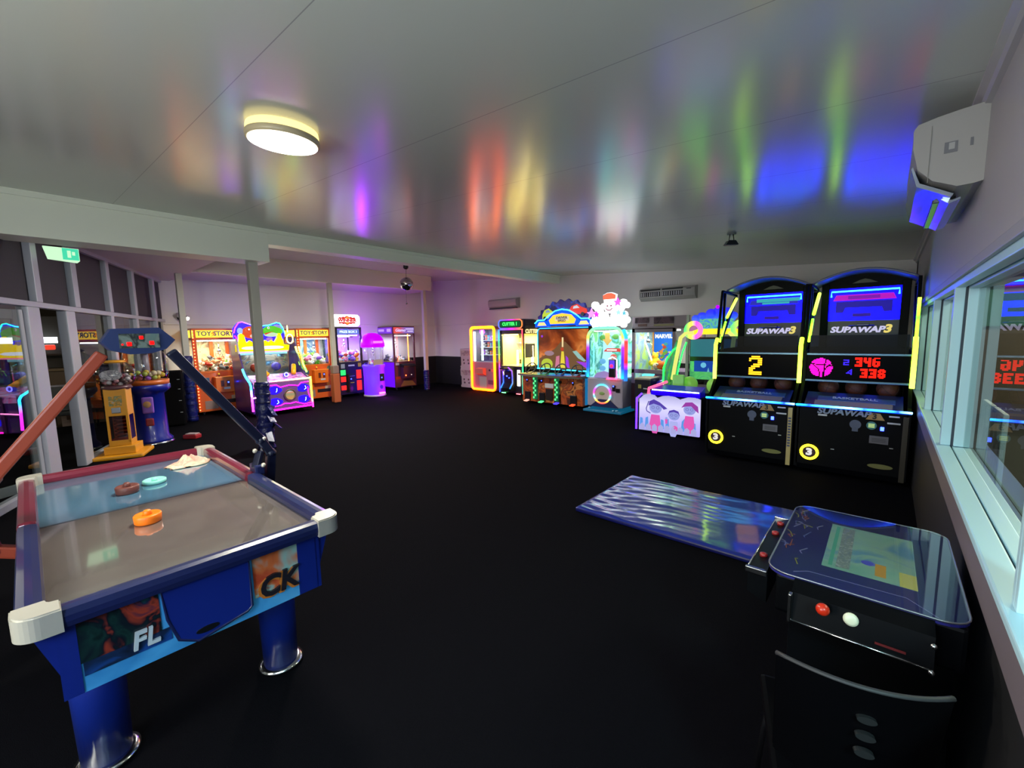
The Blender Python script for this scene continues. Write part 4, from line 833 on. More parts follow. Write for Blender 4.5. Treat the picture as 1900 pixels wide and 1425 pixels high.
k = B(); k.box(.06, .64, .05, .09, 1.62, 1.64, glow('cold_tube', (.85, .85, 1), 9)); k.build('interior_light', T); inner_lamp(T, (W/2, .35, 1.6), 12, (.85, .85, 1), .5, .4)
k = B(); k.box(.2, .6, -.15, .0, .36, .74, mat('plum_box', '3a1830', .35), .015); k.prism([(-.2, .74), (-.15, .78), (0, .80), (0, .7), (-.2, .7)], 'x', .19, .61, BLACKP); k.build('control_box', T)
k = B(); k.disc((.28, -.15, .45), .022, .012, glow('red_start', (1, .08, .02), 5), 'y', 16, Matrix.Diagonal((1, 1, 1, 1))); k.build('red_button', T)
k = B(); k.disc((.48, -.15, .46), .016, .01, glow('pale_start', (.9, .7, .6), 2), 'y', 16); k.build('white_button', T)
k = B(); k.prism([(.18, .12), (.72, .12), (.6, .26), (.3, .28)], 'y', -.02, 0, mat('tan_flap', '8a5a30', .5)); k.build('prize_door', T)
k = B(); k.box(.04, .16, -.005, 0, .76, .83, STICKER, .002); k.box(.6, .7, -.005, 0, .56, .62, STICKER, .002); k.box(.03, .19, -.005, 0, .34, .42, mat('red_badge')); k.each('sticker', T)
k = B(); k.box(.04, W-.04, .04, D-.04, .85, .865, mat('crane_bed')); k.build('prize_bed', T)
casters(T, (.1, W-.1), (.1, D-.1), .042); claw(T, .36, .45, 1.3, .7)
heap(T, .1, W-.1, .1, D-.12, .865, 16, [WHT, GREY, WHT, CRM], 'inside the dark purple crane', 'toys in the dark purple crane', 41, 1.0, layers=2, hump=.06)
# ================================================================ CAPSULE TOWER AND KEY MACHINE
T = thing('capsule_vending_tower', 'grey two-tier capsule vending tower beside the orange neon key machine', 'vending machine', (-9.98, 8.95, 0))
CP = mat('capsule_grey', 'aba3a8', .45)
for i, z in enumerate((.0, .6)):
    k = B(); k.prism([(0, z+.0), (.5, z+.0), (.5, z+.05), (.46, z+.08), (.46, z+.33), (.5, z+.37), (.5, z+.56), (.48, z+.6), (.0, z+.6), (-.02, z+.56), (-.02, z+.37), (.02, z+.33), (.02, z+.08), (-.02, z+.05)], 'y', 0, .4, CP); k.build('cabinet', T)
    k = B(); k.box(.02, .46, -.006, .002, z+.38, z+.54, picture('capsule_window_%d' % i, ('6a6068', '8a7c80', 'b0a8a0', '584c50'), 9), .006); k.build('display_window', T)
    for x in (.14, .34):
        for zz in (.25, .15):
            k = B(); k.lathe([(.03, 0), (.03, -.012), (.012, -.02)], (x+(.02 if zz < .2 else 0), 0, z+zz), mat('dial_dark', '584c54', .4), 16, 'y'); k.build('dial', T)
NOR = ramp('neon_amber', 'Z', 0, 1.85, ((0, 'ff4800'), (.3, 'ff5000'), (.8, 'ff6400'), (1, 'ff8000')), 4)
W = 1.0
T = thing('key_prize_machine', 'pink prize machine framed by a thick amber neon outline', 'prize machine', (-9.08, 8.55, 0))
PKM = mat('dusty_pink_panel', '9a6a74', .45)
k = B(); k.box(.03, W-.03, .0, .7, .04, .84, PKM, .02); k.box(.03, W-.03, .0, .7, 1.76, 1.84, PKM, .01)
for x in (.03, W-.09):
    k.box(x, x+.06, .64, .7, .84, 1.76, PKM); k.box(x, x+.03, .0, .04, .84, 1.76, PKM)
k.build('cabinet', T)
k = B(); k.tube([(p[0], -.02, p[1]) for p in rrect(.04, W-.04, .06, 1.82, .09)], .036, NOR, 10, True); k.build('neon_outline', T)
k = B(); k.box(.07, W-.07, .64, .66, .84, 1.76, mat('pale_lining', '8c8c96', .5)); k.box(.07, W-.07, .02, .66, .84, .85, mat('pale_lining')); k.each('inner_lining', T)
k = B(); k.box(.07, .08, .02, .64, .86, 1.76, mat('pale_lining')); k.build('side_lining', T)
k = B(); k.box(.07, W-.07, .0, .006, .86, 1.76, CLEAR); k.build('front_glass', T)
k = B(); k.box(.1, .15, .02, .06, .86, 1.7, glow('white_tube', (.85, .9, 1), 5)); k.box(.33, .4, .1, .12, .88, 1.74, glow('white_tube2', (.7, .9, 1), 2.2)); k.each('interior_tube', T); inner_lamp(T, (W/2, .3, 1.74), 5, (.92, .95, 1), .6, .4)
for z in (1.02, 1.24, 1.44):
    k = B(); k.box(.09, .62, .3, .6, z, z+.02, mat('shelf_white', 'c8d0d4', .4, emit='c8d8e0', st=.35)); k.build('shelf', T)
k = B(); k.prism([(.0, .68), (-.14, .66), (-.12, .52), (.0, .46)], 'x', .30, .60, mat('salmon_box', 'd0705c', .4)); k.build('control_box', T)
k = B(); k.box(.34, .62, -.012, .0, .1, .42, mat('grey_door', '9a9a94', .5), .01); k.build('prize_door', T)
k = B(); k.disc((.74, -.01, .62), .03, .012, BLACKP, 'y', 16); k.box(.8, .86, -.008, 0, .58, .66, mat('salmon_box'), .01); k.build('coin_slot', T)
k = B(); k.box(.68, .9, -.006, 0, .22, .34, mat('plum_swirl', '6a3a50', .5), .04); k.build('decal', T)
rnd = random.Random(6)
CC = [('purple', 'a050d8'), ('orange', 'e06a20'), ('white', 'e8ecf0'), ('teal', '40a0a8'), ('black', '1c1c20')]
PB = {}
for z in (1.04, 1.26, 1.46):
    for i in range(5):
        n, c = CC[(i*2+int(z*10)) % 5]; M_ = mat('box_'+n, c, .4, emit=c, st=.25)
        hh = rnd.uniform(.09, .15); k = B(); k.box(-.035, .035, -.03, .03, 0, hh, M_, .004); k.box(-.03, .03, -.032, -.03, hh*.3, hh*.7, mat('box_face', 'b8b0a8', .4))
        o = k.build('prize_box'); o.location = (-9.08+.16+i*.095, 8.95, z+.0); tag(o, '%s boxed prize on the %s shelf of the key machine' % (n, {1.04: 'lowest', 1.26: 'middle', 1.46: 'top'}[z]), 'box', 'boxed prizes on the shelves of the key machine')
# ================================================================ STRING-CUT MACHINE WITH RAINBOW EDGE
W, D = .84, .85
T = thing('string_prize_machine', 'tall prize machine with rainbow neon edges, a green lettered sign and a yellow lit inside', 'prize machine', (-7.83, 8.42, 0))
RNB = ramp('rainbow_edge', 'Z', 0, 1.98, ((0, '2060ff'), (.18, '5a30ff'), (.33, 'a020ff'), (.45, 'ff6020'), (.55, '90ff30'), (.7, '20e080'), (.85, '20a0ff'), (1, 'a030ff')), 2)
RNB2 = ramp('rainbow_edge_b', 'Z', 0, 1.98, ((0, '20d0c0'), (.42, '30ff80'), (.55, 'd0ff30'), (.68, 'ff9030'), (.82, 'ff3060'), (1, 'ff8040')), 2)
k = B(); k.box(.02, W-.02, .02, D, .06, .76, DK, .01)
for x in (.02, W-.07):
    for y in (.02, D-.05): k.box(x, x+.05, y, y+.05, .76, 1.72, DK)
k.box(.02, W-.02, .02, D, 1.62, 1.75, DK, .006); k.build('frame', T)
k = B(); k.box(.02, W+.04, -.03, .55, 1.75, 2.0, mat('header_shell', '2a2438', .4), .08); hd = k.build('header', T)
k = B(); k.prism(rrect(.08, W-.06, 1.80, 1.95, .05), 'y', -.045, -.03, glow('dark_green_sign', (.0, .10, .02), 1)); k.text('CUTTER 1', (W/2+.01, -.05, 1.875), .115, glow('green_letter', (.05, 1, .12), 2.2), .005, None, .03); k.build('sign', hd)
k = B(); k.tube([(p[0], -.04, p[1]) for p in rrect(.03, W-.0, 1.765, 1.985, .09)], .014, ramp('header_ring', 'X', 0, W, ((0, '2070ff'), (.4, 'a020ff'), (.75, 'ff3080'), (1, 'ff8030')), 2), 8, True); k.build('neon_ring', hd)
for x, m in ((.0, RNB), (W-.02, RNB2)):
    k = B(); k.tube([(x, -.01, .06), (x, -.01, 1.74)], .018, m); k.build('neon_edge', T)
k = B(); k.tube([(.0, -.015, 1.735), (W, -.015, 1.735)], .013, ramp('header_ring')); k.build('neon_edge', T)
k = B(); k.box(.07, W-.07, .02, .026, .78, 1.62, CLEAR); k.build('front_glass', T)
k = B(); k.box(W-.03, W-.024, .08, D-.06, .78, 1.62, CLEAR); k.each('side_glass', T)
YW_ = mat('yellow_lining', 'e8d890', .5)
k = B(); k.box(.05, W-.05, D-.03, D, .78, 1.62, YW_); k.box(.05, W-.05, .02, D, .77, .785, YW_); k.each('inner_lining', T)
k = B(); k.box(.03, .04, .05, D-.04, .78, 1.62, YW_); k.build('side_lining', T)
k = B(); k.box(.04, .2, D-.06, D-.035, .9, 1.5, picture('blue_orange_strip', ('6aa0c0', 'c8a060', '88b0c8', 'd0c8a0'), 6, .3)); k.build('poster', T)
WT = glow('warm_tube', (1, .78, .30), 10)
k = B(); k.tube([(.56, .1, .8), (.56, .1, 1.2)], .022, WT); k.tube([(.8, .42, .8), (.8, .42, 1.3)], .03, WT); k.box(.1, .55, .1, .14, 1.59, 1.61, WT); k.each('interior_tube', T); inner_lamp(T, (W/2, .4, 1.6), 30, (1, .86, .5), .6, .5)
k = B(); k.prism([(.44, 1.38), (.66, 1.38), (.6, 1.22), (.52, 1.22)], 'y', .2, .4, mat('pale_hopper', 'd8d0b8', .4)); k.build('hopper', T)
k = B(); k.box(W-.022, W-.016, .1, .5, 1.0, 1.36, mat('notice', 'd8c8a0', .5)); k.build('notice', T)
k = B(); MT2 = Matrix.Translation((W-.01, .42, 1.68)) @ Matrix.Rotation(D90, 4, 'Z'); k.text('CUTTER 1', (0, -.004, 0), .14, glow('warm_letter', (1, .75, .3), 2), .004, MT2, .03); k.build('side_lettering', T)
k = B(); k.prism([(.1, .12), (-.14, .12), (-.16, .2), (-.06, .34), (-.06, .62), (-.22, .7), (-.22, .74), (.1, .74)], 'x', .2, .52, BLACKP); k.build('control_stand', T)
for x, c in ((.2, 1), (.52, 0)):
    k = B(); k.tube([(x, -.24, .76), (x, -.1, .66), (x, -.08, .5), (x, -.08, .34), (x, -.19, .2)], .016, ramp('stand_neon', 'Z', .2, .76, ((0, '2090ff'), (.5, '3040ff'), (1, 'a030ff')), 2)); k.build('neon_trim', T)
for x in (.12, .62):
    k = B(); k.box(x, x+.08, .0, .02, .26, .68, WT, .02); k.build('side_lamp', T)
for x, c, n in ((.08, (.1, 1, .2), 'g'), (.6, (1, .1, .12), 'r')):
    k = B(); k.box(x, x+.14, -.03, -.01, .045, .065, glow('kick_'+n, c, 3.5), .006); k.each('kick_light', T)
k = B(); k.box(.3, .33, -.075, -.062, .5, .53, COINLED); k.box(.38, .41, -.075, -.062, .46, .48, COINLED); k.build('coin_light', T)
# ================================================================ CAR RACING TICKET GAME
T = thing('racing_game', 'wide car racing game with a scalloped blue lit header and a steering console', 'arcade machine', (-6.42, 7.55, 0))
W = 1.68
CAB = picture('racing_art', ('3a1c10', '7a3014', 'a8501c', '5a2412', 'c0783a', '2a1410'), 3.2, .10, .4, 1.2)
k = B(); k.prism([(.02, .06), (W-.02, .06), (W-.02, .64), (.02, .64)], 'y', .12, .55, CAB); k.build('base', T)
k = B(); k.box(.02, W-.02, .55, 1.15, .06, .78, BLACK, .01); k.box(W-.01, W+.01, .2, 1.1, .08, .78, glow('cyan_side', (.02, .3, .7), .5)); k.build('rear_cabinet', T)
k = B(); cp = [(-.04, .70), (.15, .67), (.55, .655), (W-.45, .655), (W-.1, .68), (W+.03, .71), (W+.03, .74), (-.04, .73)]
k.prism([(x, y) for x, y in [(-.06, .03), (.3, -.08), (W*.5, -.12), (W-.3, -.08), (W+.02, .03), (W+.02, .5), (-.06, .5)]], 'z', .655, .70, mat('console_edge', '6a6458', .35, .3)); k.build('console', T)
for i, c in enumerate(('b08a18', '2f8a20', '2030a8', 'a01c28')):
    k = B(); x = .02+i*.42; k.prism([(x, -.02-.06*(i in (1, 2))), (x+.4, -.02-.06*(i in (1, 2))), (x+.4, .48), (x, .48)], 'z', .70, .706, mat('player_%d' % i, c, .3, emit=c, st=.12)); k.build('player_panel', T)
    cx = x+.2; k = B(); k.tube([(cx, .3, .72), (cx, .2, .80)], .02, BLACKP)
    MW = Matrix.Translation((cx, .18, .82)) @ Matrix.Rotation(math.radians(58), 4, 'X')
    pts = [tuple(MW @ Vector((.14*math.cos(a), .14*math.sin(a), 0))) for a in [2*PI*j/28 for j in range(28)]]
    k.tube(pts, .014, mat('wheel_grip', '4a463c', .35), 10, True)
    for a in (0, 2.1, 4.2): k.tube([tuple(MW @ Vector((0, 0, 0))), tuple(MW @ Vector((.12*math.cos(a), .12*math.sin(a), 0)))], .012, mat('wheel_grip'), 6)
    k.build('steering_wheel', T)
    k = B(); k.box(x+.08, x+.24, .09, .13, .07, .28, BLACKP, .01); k.build('pedal_well', T)
    k = B(); c2 = ((1, .4, .3), (.1, 1, .3), (.08, .05, 1), (1, .08, .02))[i]; k.prism([(.1, .1), (-.02, .08), (.0, .06), (.1, .08)], 'x', x+.13, x+.22, glow('pedal_%d' % i, c2, 1.5)); k.build('pedal', T)
    k = B(); k.box(x+.12, x+.17, .105, .12, .50, .57, BLACKP, .004); k.box(x+.135, x+.155, .1, .106, .545, .56, COINLED); k.build('coin_slot', T)
for x in (.42, 1.02):
    k = B(); k.prism([(x-.045, .12), (x+.045, .12), (x+.045, .63), (x-.045, .63)], 'y', .06, .12, glow('green_flow_dark', (.01, .12, .05), .8))
    for j in range(9): k.box(x-.042+(.042 if j % 2 else 0), x+(.042 if j % 2 else 0), .054, .062, .14+j*.054, .185+j*.054, glow('green_check', (.1, .85, .25), 1.3))
    k.build('green_light_panel', T)
k = B(); k.box(.68, .92, .105, .12, .40, .50, STICKER, .003); k.box(.7, .9, .1, .12, .12, .38, mat('ticket_door', '1c100c', .4), .006); k.disc((.52, .1, .55), .04, .02, BLACKP, 'y'); k.disc((1.1, .1, .55), .035, .02, BLACKP, 'y'); k.each('service_panel', T)
# monitor
k = B(); k.box(.1, 1.52, .62, .80, .74, 1.76, BLACK, .01); k.build('monitor_housing', T)
k = B(); k.box(.14, 1.5, .605, .62, .80, 1.70, picture('race_scene', ('3a1606', '6a2a0a', '9a4614', 'c87838', '5a2208'), 1.6, .62, .2, .6)); sc = k.build('screen', T)
k = B(); k.prism([(.16, .80), (1.49, .80), (1.49, .98), (1.1, 1.25), (.9, 1.42), (.78, 1.42), (.6, 1.25), (.16, 1.02)], 'y', .598, .604, glow('track', (.17, .085, .035), .85)); k.prism([(.76, .82), (.90, .82), (.86, 1.2), (.80, 1.2)], 'y', .592, .598, glow('scr_yellow_car', (.75, .6, .05), .9))
k.prism([(.62, .83), (.74, .84), (.74, 1.1), (.65, 1.08)], 'y', .592, .598, glow('scr_pink_car', (.65, .2, .3), .8)); k.prism([(.92, .84), (1.02, .82), (.98, 1.05), (.92, 1.1)], 'y', .592, .598, glow('scr_purple_car', (.35, .05, .75), .8))
k.prism([(1.1, 1.2), (1.2, 1.22), (1.45, 1.0), (1.4, .98), (1.25, 1.05)], 'y', .592, .598, glow('scr_cyan_car', (.3, .55, .5), .8)); k.prism([(1.2, .98), (1.48, .82), (1.48, .96)], 'y', .592, .598, MC['scr_purple_car'])
k.ball((.38, .6, .9), .2, glow('scr_lime', (.5, .6, .05), .8), 16, (1, .02, .75)); k.ball((.45, .598, 1.15), .1, glow('scr_mauve', (.4, .25, .3), .7), 12, (1.4, .02, .6)); k.ball((.82, .595, 1.25), .045, glow('scr_red', (.5, .06, .02), .8), 12, (1, .05, 1)); k.box(.81, .85, .594, .6, 1.3, 1.52, glow('scr_light', (.9, .7, .35), .9)); k.ball((.24, .598, 1.55), .03, MC['scr_purple_car'], 8, (1, .05, 1))
k.build('game_picture', sc)
CY = glow('neon_cyan', (.02, .55, 1), 4)
k = B(); k.tube([(.11, .6, .8), (.11, .6, 1.66), (.13, .6, 1.715), (.18, .6, 1.735), (1.5, .6, 1.735)], .013, ramp('screen_edge', 'Z', .8, 1.75, ((0, '20c8ff'), (.35, '60e8c0'), (.6, '20b0d0'), (1, '20a8ff')), 2)); k.build('neon_screen_edge', T)
k = B(); k.tube([(.13, .55, .79), (1.5, .55, .77)], .012, CY); k.build('neon_lower_edge', T)
# header
sc_ = [(.02, 1.78)]
for i in range(12):
    a = PI - i*PI/11.0*1.0; sc_.append((.79+.80*math.cos(a), 1.80+.60*math.sin(a)**.8 if math.sin(a) > 0 else 1.8)); b_ = a-PI/22
    if i < 11: sc_.append((.79+.75*math.cos(b_), 1.80+.53*max(0, math.sin(b_))**.8))
sc_.append((1.56, 1.78))
k = B(); k.prism(sc_, 'y', .72, .80, picture('header_art', ('080838', '101a68', '2a1458', '1838a0', '0c1040'), 3, .5, .4)); hb = k.build('header_board', T)
for cx, cz, c, c2, w_ in ((.38, 2.04, (.55, .65, .05), (.25, .35, .5), .2), (1.17, 2.10, (.8, .05, .03), (.7, .7, .75), .24)):
    k = B(); k.prism([(cx-w_, cz-.08), (cx+w_, cz-.05), (cx+w_*.95, cz+.04), (cx+w_*.4, cz+.09), (cx-.02, cz+.16), (cx-w_*.7, cz+.12), (cx-w_, cz+.02)], 'y', .70, .72, glow('car_body_%d' % int(cx*10), c, .9)); k.prism([(cx-w_*.5, cz+.06), (cx+w_*.2, cz+.07), (cx-.02, cz+.13), (cx-w_*.45, cz+.11)], 'y', .692, .70, glow('car_glass_%d' % int(cx*10), c2, .8))
    for dx in (-.6, .55): k.disc((cx+w_*dx, .70, cz-.07), .045, .02, BLACKP, 'y', 16, Matrix.Translation((0, -.015, 0)))
    k.build('header_car', hb)
k = B(); gr = [(.36, 1.80), (1.22, 1.80), (1.26, 1.86), (1.16, 2.0), (1.02, 2.1), (.79, 2.14), (.56, 2.1), (.42, 2.0), (.32, 1.86)]
BLU2 = glow('blue_frame', (.0, .06, 1), 1.8); k.prism(gr, 'y', .64, .70, BLU2)
for x0_, x1_ in ((.0, .42), (1.16, 1.58)): k.prism([(x0_, 1.77), (x1_, 1.77), (x1_, 1.86), ((x0_+x1_)/2+.02, 1.93), (x0_+.08, 1.92), (x0_, 1.86)] if x0_ < 1 else [(x0_, 1.77), (x1_, 1.77), (x1_, 1.86), (x1_-.08, 1.92), ((x0_+x1_)/2-.02, 1.93), (x0_, 1.86)], 'y', .645, .70, BLU2)
k.each('blue_grille_frame', hb)
k = B(); k.prism([(.46, 1.83), (1.12, 1.83), (1.16, 1.92), (1.04, 2.03), (.79, 2.07), (.54, 2.03), (.42, 1.92)], 'y', .63, .64, glow('grille_yellow', (1, .5, .04), 1.5)); k.box(.60, .98, .625, .63, 1.90, 1.99, glow('grille_pale', (.6, .5, .35), 1.2), .02)
for x, w_ in ((.08, .26), (1.24, .26)): k.prism([(x, 1.80), (x+w_, 1.80), (x+w_*.75, 1.88), (x+w_*.2, 1.88)], 'y', .63, .645, glow('lamp_orange', (1, .55, .2), 1.5))
k.each('grille_lamp', hb)
k = B(); k.text('DRIVER', (.79, .62, 1.965), .085, mat('title_grey', '606a60', .4), .006, None, .03, 1.1); k.build('lettering', hb); k = B(); k.text('SPEED', (.79, .62, 1.895), .075, mat('title_grey'), .006, None, .03, 1.1); k.build('lettering', hb)
k = B(); k.tube([(.0, .63, 1.86), (.1, .63, 1.93), (.28, .63, 1.93), (.4, .63, 2.02), (.6, .63, 2.13), (.79, .63, 2.16), (.98, .63, 2.13), (1.18, .63, 2.02), (1.3, .63, 1.93), (1.48, .63, 1.93), (1.58, .63, 1.86)], .012, CY); k.build('neon_header_edge', hb)
# ================================================================ WHITE CARTOON-TOPPED GAME
T = thing('carnival_prize_game', 'white rounded prize game with rainbow neon arch and a glaring white figure topper', 'arcade machine', (-4.67, 7.68, 0))
W = .84; WG = mat('pale_grey_panel', 'a09aa8', .4)
k = B(); k.box(.02, W-.02, .0, .9, .10, .70, WG, .03); k.prism([(.1, .10), (.3, .26), (.54, .26), (.74, .10)], 'y', -.03, .0, mat('navy_ramp', '1c2858', .4)); k.build('cabinet', T)
k = B(); k.box(.0, W+.02, -.14, .8, .004, .05, mat('base_mat', '1a3c50', .4, emit='1890c0', st=.25), .012); k.build('base_plate', T)
k = B(); k.box(.04, .05, .06, .84, .70, 1.66, picture('carnival_side', ('5a9a70', '78b860', 'a8d8c8', '3f8068', '60a8a8', '88c070'), 3, .5, .4)); k.build('side_picture', T)
k = B(); k.box(.04, W-.04, .84, .9, .70, 1.66, picture('carnival_back', ('c8e8f0', '70a860', 'd0f0f8', '48905c', '80c8e8', 'a8d8e8'), 2.6, .75, .4, .4)); k.build('back_picture', T)
k = B(); k.box(.03, W-.03, .06, .88, .69, .71, mat('playfield_white', 'd0e8f0', .4, emit='90d8f0', st=.4)); k.build('playfield', T)
arch = [(.03, .70), (.03, 1.48)] + [(.03+.2-.2*math.cos(a), 1.5+.2*math.sin(a)) for a in [i*PI/12 for i in range(1, 7)]] + [(W-.03-.2+.2*math.sin(a), 1.5+.2*math.cos(a)) for a in [i*PI/12 for i in range(0, 6)]] + [(W-.03, 1.48), (W-.03, .70)]
k = B(); k.tube([(x, -.0, z) for x, z in arch], .03, ramp('arch_inner', 'Z', .7, 1.72, ((0, '20c8ff'), (.2, '2040ff'), (.35, '4020ff'), (.6, 'a020ff'), (.8, 'c0ff40'), (1, '60ffb0')), 1.9)); k.build('neon_arch', T)
k = B(); k.tube([(W+.03, .02, .66), (W+.03, .02, 1.5), (W-.03, .02, 1.66)], .036, ramp('arch_right', 'Z', .66, 1.7, ((0, '2080ff'), (.2, '3030ff'), (.35, 'ff2020'), (.55, 'ff4040'), (.74, 'ff3030'), (.8, '20b0ff'), (1, '20d0ff')), 1.7), 10); k.build('neon_side_tube', T)
k = B(); k.box(.04, W-.04, .0, .008, .72, 1.66, CLEAR); k.build('front_glass', T)
k = B(); k.tube([(.14, .05, 1.4), (.14, .05, .82), (.1, .05, .76)], .011, glow('aqua_tube', (.05, .9, 1), 4)); k.build('neon_inner_tube', T)
k = B(); k.box(.12, W-.12, .1, .14, 1.63, 1.65, glow('aqua_light', (.7, .95, 1), 8)); k.build('interior_light', T); inner_lamp(T, (W/2, .4, 1.62), 7, (.75, .97, 1), .6, .5)
k = B(); k.prism([(.06, .75), (.32, .75), (.27, 1.12), (.24, 1.50), (.10, 1.50), (.10, 1.1)], 'y', .5, .6, glow('waterfall', (.45, .8, 1), 1.2)); k.build('waterfall', T)
k = B(); k.prism([(.26, 1.60), (.36, 1.60), (.36, 1.47), (.42, 1.47), (.31, 1.34), (.20, 1.47), (.26, 1.47)], 'y', .3, .32, glow('gold_arrow', (.75, .45, .12), 1.1)); k.build('arrow_sign', T)
k = B(); k.prism([(.28, 1.22), (.36, 1.29), (.64, 1.29), (.66, 1.22)], 'y', .2, .22, glow('red_banner', (.8, .06, .05), 1)); k.box(.36, .58, .19, .2, 1.24, 1.27, glow('banner_white', (.9, .9, .8), 1.2)); k.build('banner_sign', T)
for x, z, c, n in ((.12, 1.5, (.15, .4, .08), 'green'), (.42, 1.52, (.15, .4, .08), 'green'), (.2, 1.6, (.9, .8, .5), 'cream'), (.12, 1.0, (.2, .5, .85), 'blue'), (.12, .85, (.25, .55, .9), 'blue'), (.36, 1.0, (.5, .75, .1), 'lime'), (.38, 1.1, (.9, .15, .1), 'red')):
    k = B(); k.ball((x, .45, z), .065, glow('deco_'+n, c, .8), 12, (1.2, .3, .9)); k.build('cutout_decoration', T)
k = B(); k.box(.54, .68, -.06, .0, .72, 1.08, BLACKP, .015); k.box(.56, .67, -.066, -.058, .9, 1.06, glow('panel_blue', (.1, .05, .8), 1.2), .01); k.build('control_column', T)
k = B(); k.ball((.61, -.07, .95), .035, glow('big_red_button', (1, .02, .12), 2.2), 14); k.build('red_button', T)
k = B(); k.tube([(.5, -.06, .69), (.72, -.06, .69), (.72, -.06, 1.08), (.62, -.06, 1.13), (.54, -.06, 1.09)], .012, ramp('column_ring', 'Z', .69, 1.13, ((0, 'ff2040'), (.4, 'ff40c0'), (1, '40e8ff')), 4)); k.build('neon_column_edge', T)
k = B(); k.prism([(.18, .70), (.66, .70), (.58, .80), (.42, .84), (.26, .80)], 'y', -.03, .0, mat('lilac_scallop', 'a898d8', .4, emit='a898f0', st=.25)); k.build('scallop_panel', T)
k = B(); k.ring((.38, -.03, .37), .19, .018, ramp('round_ring', 'Z', .18, .56, ((0, 'ff4040'), (.15, 'ffd040'), (.35, '40e0ff'), (.55, 'ff40a0'), (.75, 'c040ff'), (1, '40e8ff')), 2), 'y', 48, 10); k.build('neon_ring', T)
k = B(); k.disc((.38, -.015, .37), .17, .015, mat('ring_panel', 'b8a8a0', .4, emit='b8a8a0', st=.15), 'y', 40); k.ball((.37, -.02, .38), .06, mat('green_print', '8aa860', .5), 12, (1.1, .1, .6)); k.build('round_panel', T)
k = B(); k.box(.60, .67, -.02, .0, .44, .56, BLACKP, .005); k.box(.68, .76, -.02, .0, .42, .5, BLACKP, .005); k.build('coin_door', T)
k = B(); k.box(.615, .64, -.026, -.018, .53, .55, COINLED); k.build('coin_light', T)
for x, y in ((.1, .02), (.76, -.06), (.7, -.09)):
    k = B(); k.ball((x, y-.06, .07), .026, mat('caster_glint', '88c0d8', .2, .5), 10, (1.3, 1, .7)); k.build('caster', T)
WT2 = glow('glaring_white', (1, .97, 1), 2.4)
k = B(); k.box(.06, .80, .12, .24, 1.74, 1.92, WT2, .05)
for x, z, r in ((.06, 1.83, .07), (.8, 1.85, .07), (.12, 1.92, .08), (.74, 1.95, .08), (.3, 1.93, .1), (.56, 1.93, .1), (.1, 2.17, .075), (.16, 2.11, .07), (.73, 2.19, .07), (.8, 2.14, .06), (.68, 2.1, .07), (.45, 2.12, .13), (.3, 2.14, .06), (.62, 2.08, .08), (.22, 2.04, .06), (.1, 1.76, .06), (.28, 1.75, .06), (.5, 1.75, .06), (.74, 1.76, .06)):
    k.lathe([(r*.8, 0), (r, .02), (r, .09), (r*.8, .11)], (x, .12, z), WT2, 20, 'y')
k.build('figure_topper', T)
k = B(); k.prism([(.33, 2.2), (.55, 2.2), (.59, 2.36), (.5, 2.4), (.4, 2.4), (.31, 2.36)], 'y', .12, .2, WT2); k.prism([(.32, 2.27), (.58, 2.27), (.59, 2.35), (.5, 2.39), (.4, 2.39), (.31, 2.35)], 'y', .105, .12, glow('hat_red', (.9, .12, .06), 1.6)); k.build('hat', T)
k = B(); k.tube([(.38, .11, 2.09), (.42, .105, 2.055), (.48, .105, 2.055), (.52, .11, 2.09)], .010, glow('smile_pink', (.35, .04, .12), .7)); k.ball((.41, .112, 2.14), .018, glow('smile_pink'), 8); k.ball((.49, .112, 2.14), .018, glow('smile_pink'), 8); k.build('smiling_face', T)
for x, z, s_, c in ((.05, 2.0, .11, (1, .25, .9)), (.64, 2.2, .09, (.9, .1, .8)), (.17, 1.98, .07, (.75, .02, .75)), (.66, 2.0, .06, (.3, .6, .9)), (.78, 1.98, .05, (.1, .4, .5))):
    k = B(); pts = [(x+(s_ if i % 2 == 0 else s_*.45)*math.sin(i*PI/5), z+(s_ if i % 2 == 0 else s_*.45)*math.cos(i*PI/5)) for i in range(10)]
    k.prism(pts[::-1], 'y', .09, .118, glow('star_%d' % int(x*100), c, 1.6)); k.build('star', T)
# ================================================================ BIG CRANE WITH COMIC POSTER
W, D = 1.1, .95
T = thing('crane_machine', 'large grey crane machine with big yellow and orange plush and a comic poster inside', 'crane machine', (-3.80, 7.95, 0))
MV = mat('mauve_frame', '7c6e76', .4, coat=.2)
k = B(); k.box(0, W, 0, D, .08, .60, mat('maroon_base', '3c1c24', .4), .01); k.box(.0, W, .0, D, .60, .66, MV); k.build('cabinet', T)
k = B()
for z0_, z1_ in ((.80, .88), (1.60, 1.68)): k.box(.0, .86, 0, .05, z0_, z1_, MV, .004)
for x in (.0, .80): k.box(x, x+.06, 0, .05, .66, 1.68, MV, .004)
k.box(W-.05, W, 0, .05, .66, 1.9, mat('pale_frame', 'a8b0a8', .4), .004); k.box(0, .05, D-.05, D, .66, 1.68, MV); k.box(W-.05, W, D-.05, D, .66, 1.68, MV); k.box(.0, W, .0, D, 1.66, 1.70, MV); k.build('frame', T)
k = B(); k.box(0, W-.04, .01, .1, 1.70, 1.90, mat('header_mauve', '8a7c86', .4), .006); hd = k.build('header', T)
k = B(); k.box(.06, .34, -.0, .012, 1.78, 1.88, picture('dark_window_photo', ('18101a', '3a2c38', '5a4450', '20141c'), 8)); k.box(.44, .82, -.0, .012, 1.76, 1.88, picture('dark_window_photo')); k.box(.12, .3, -.0, .012, 1.715, 1.76, mat('brown_print', '5a3c38', .5)); k.box(.44, .82, -.0, .012, 1.715, 1.75, mat('olive_print', '807858', .5)); k.each('header_print', hd)
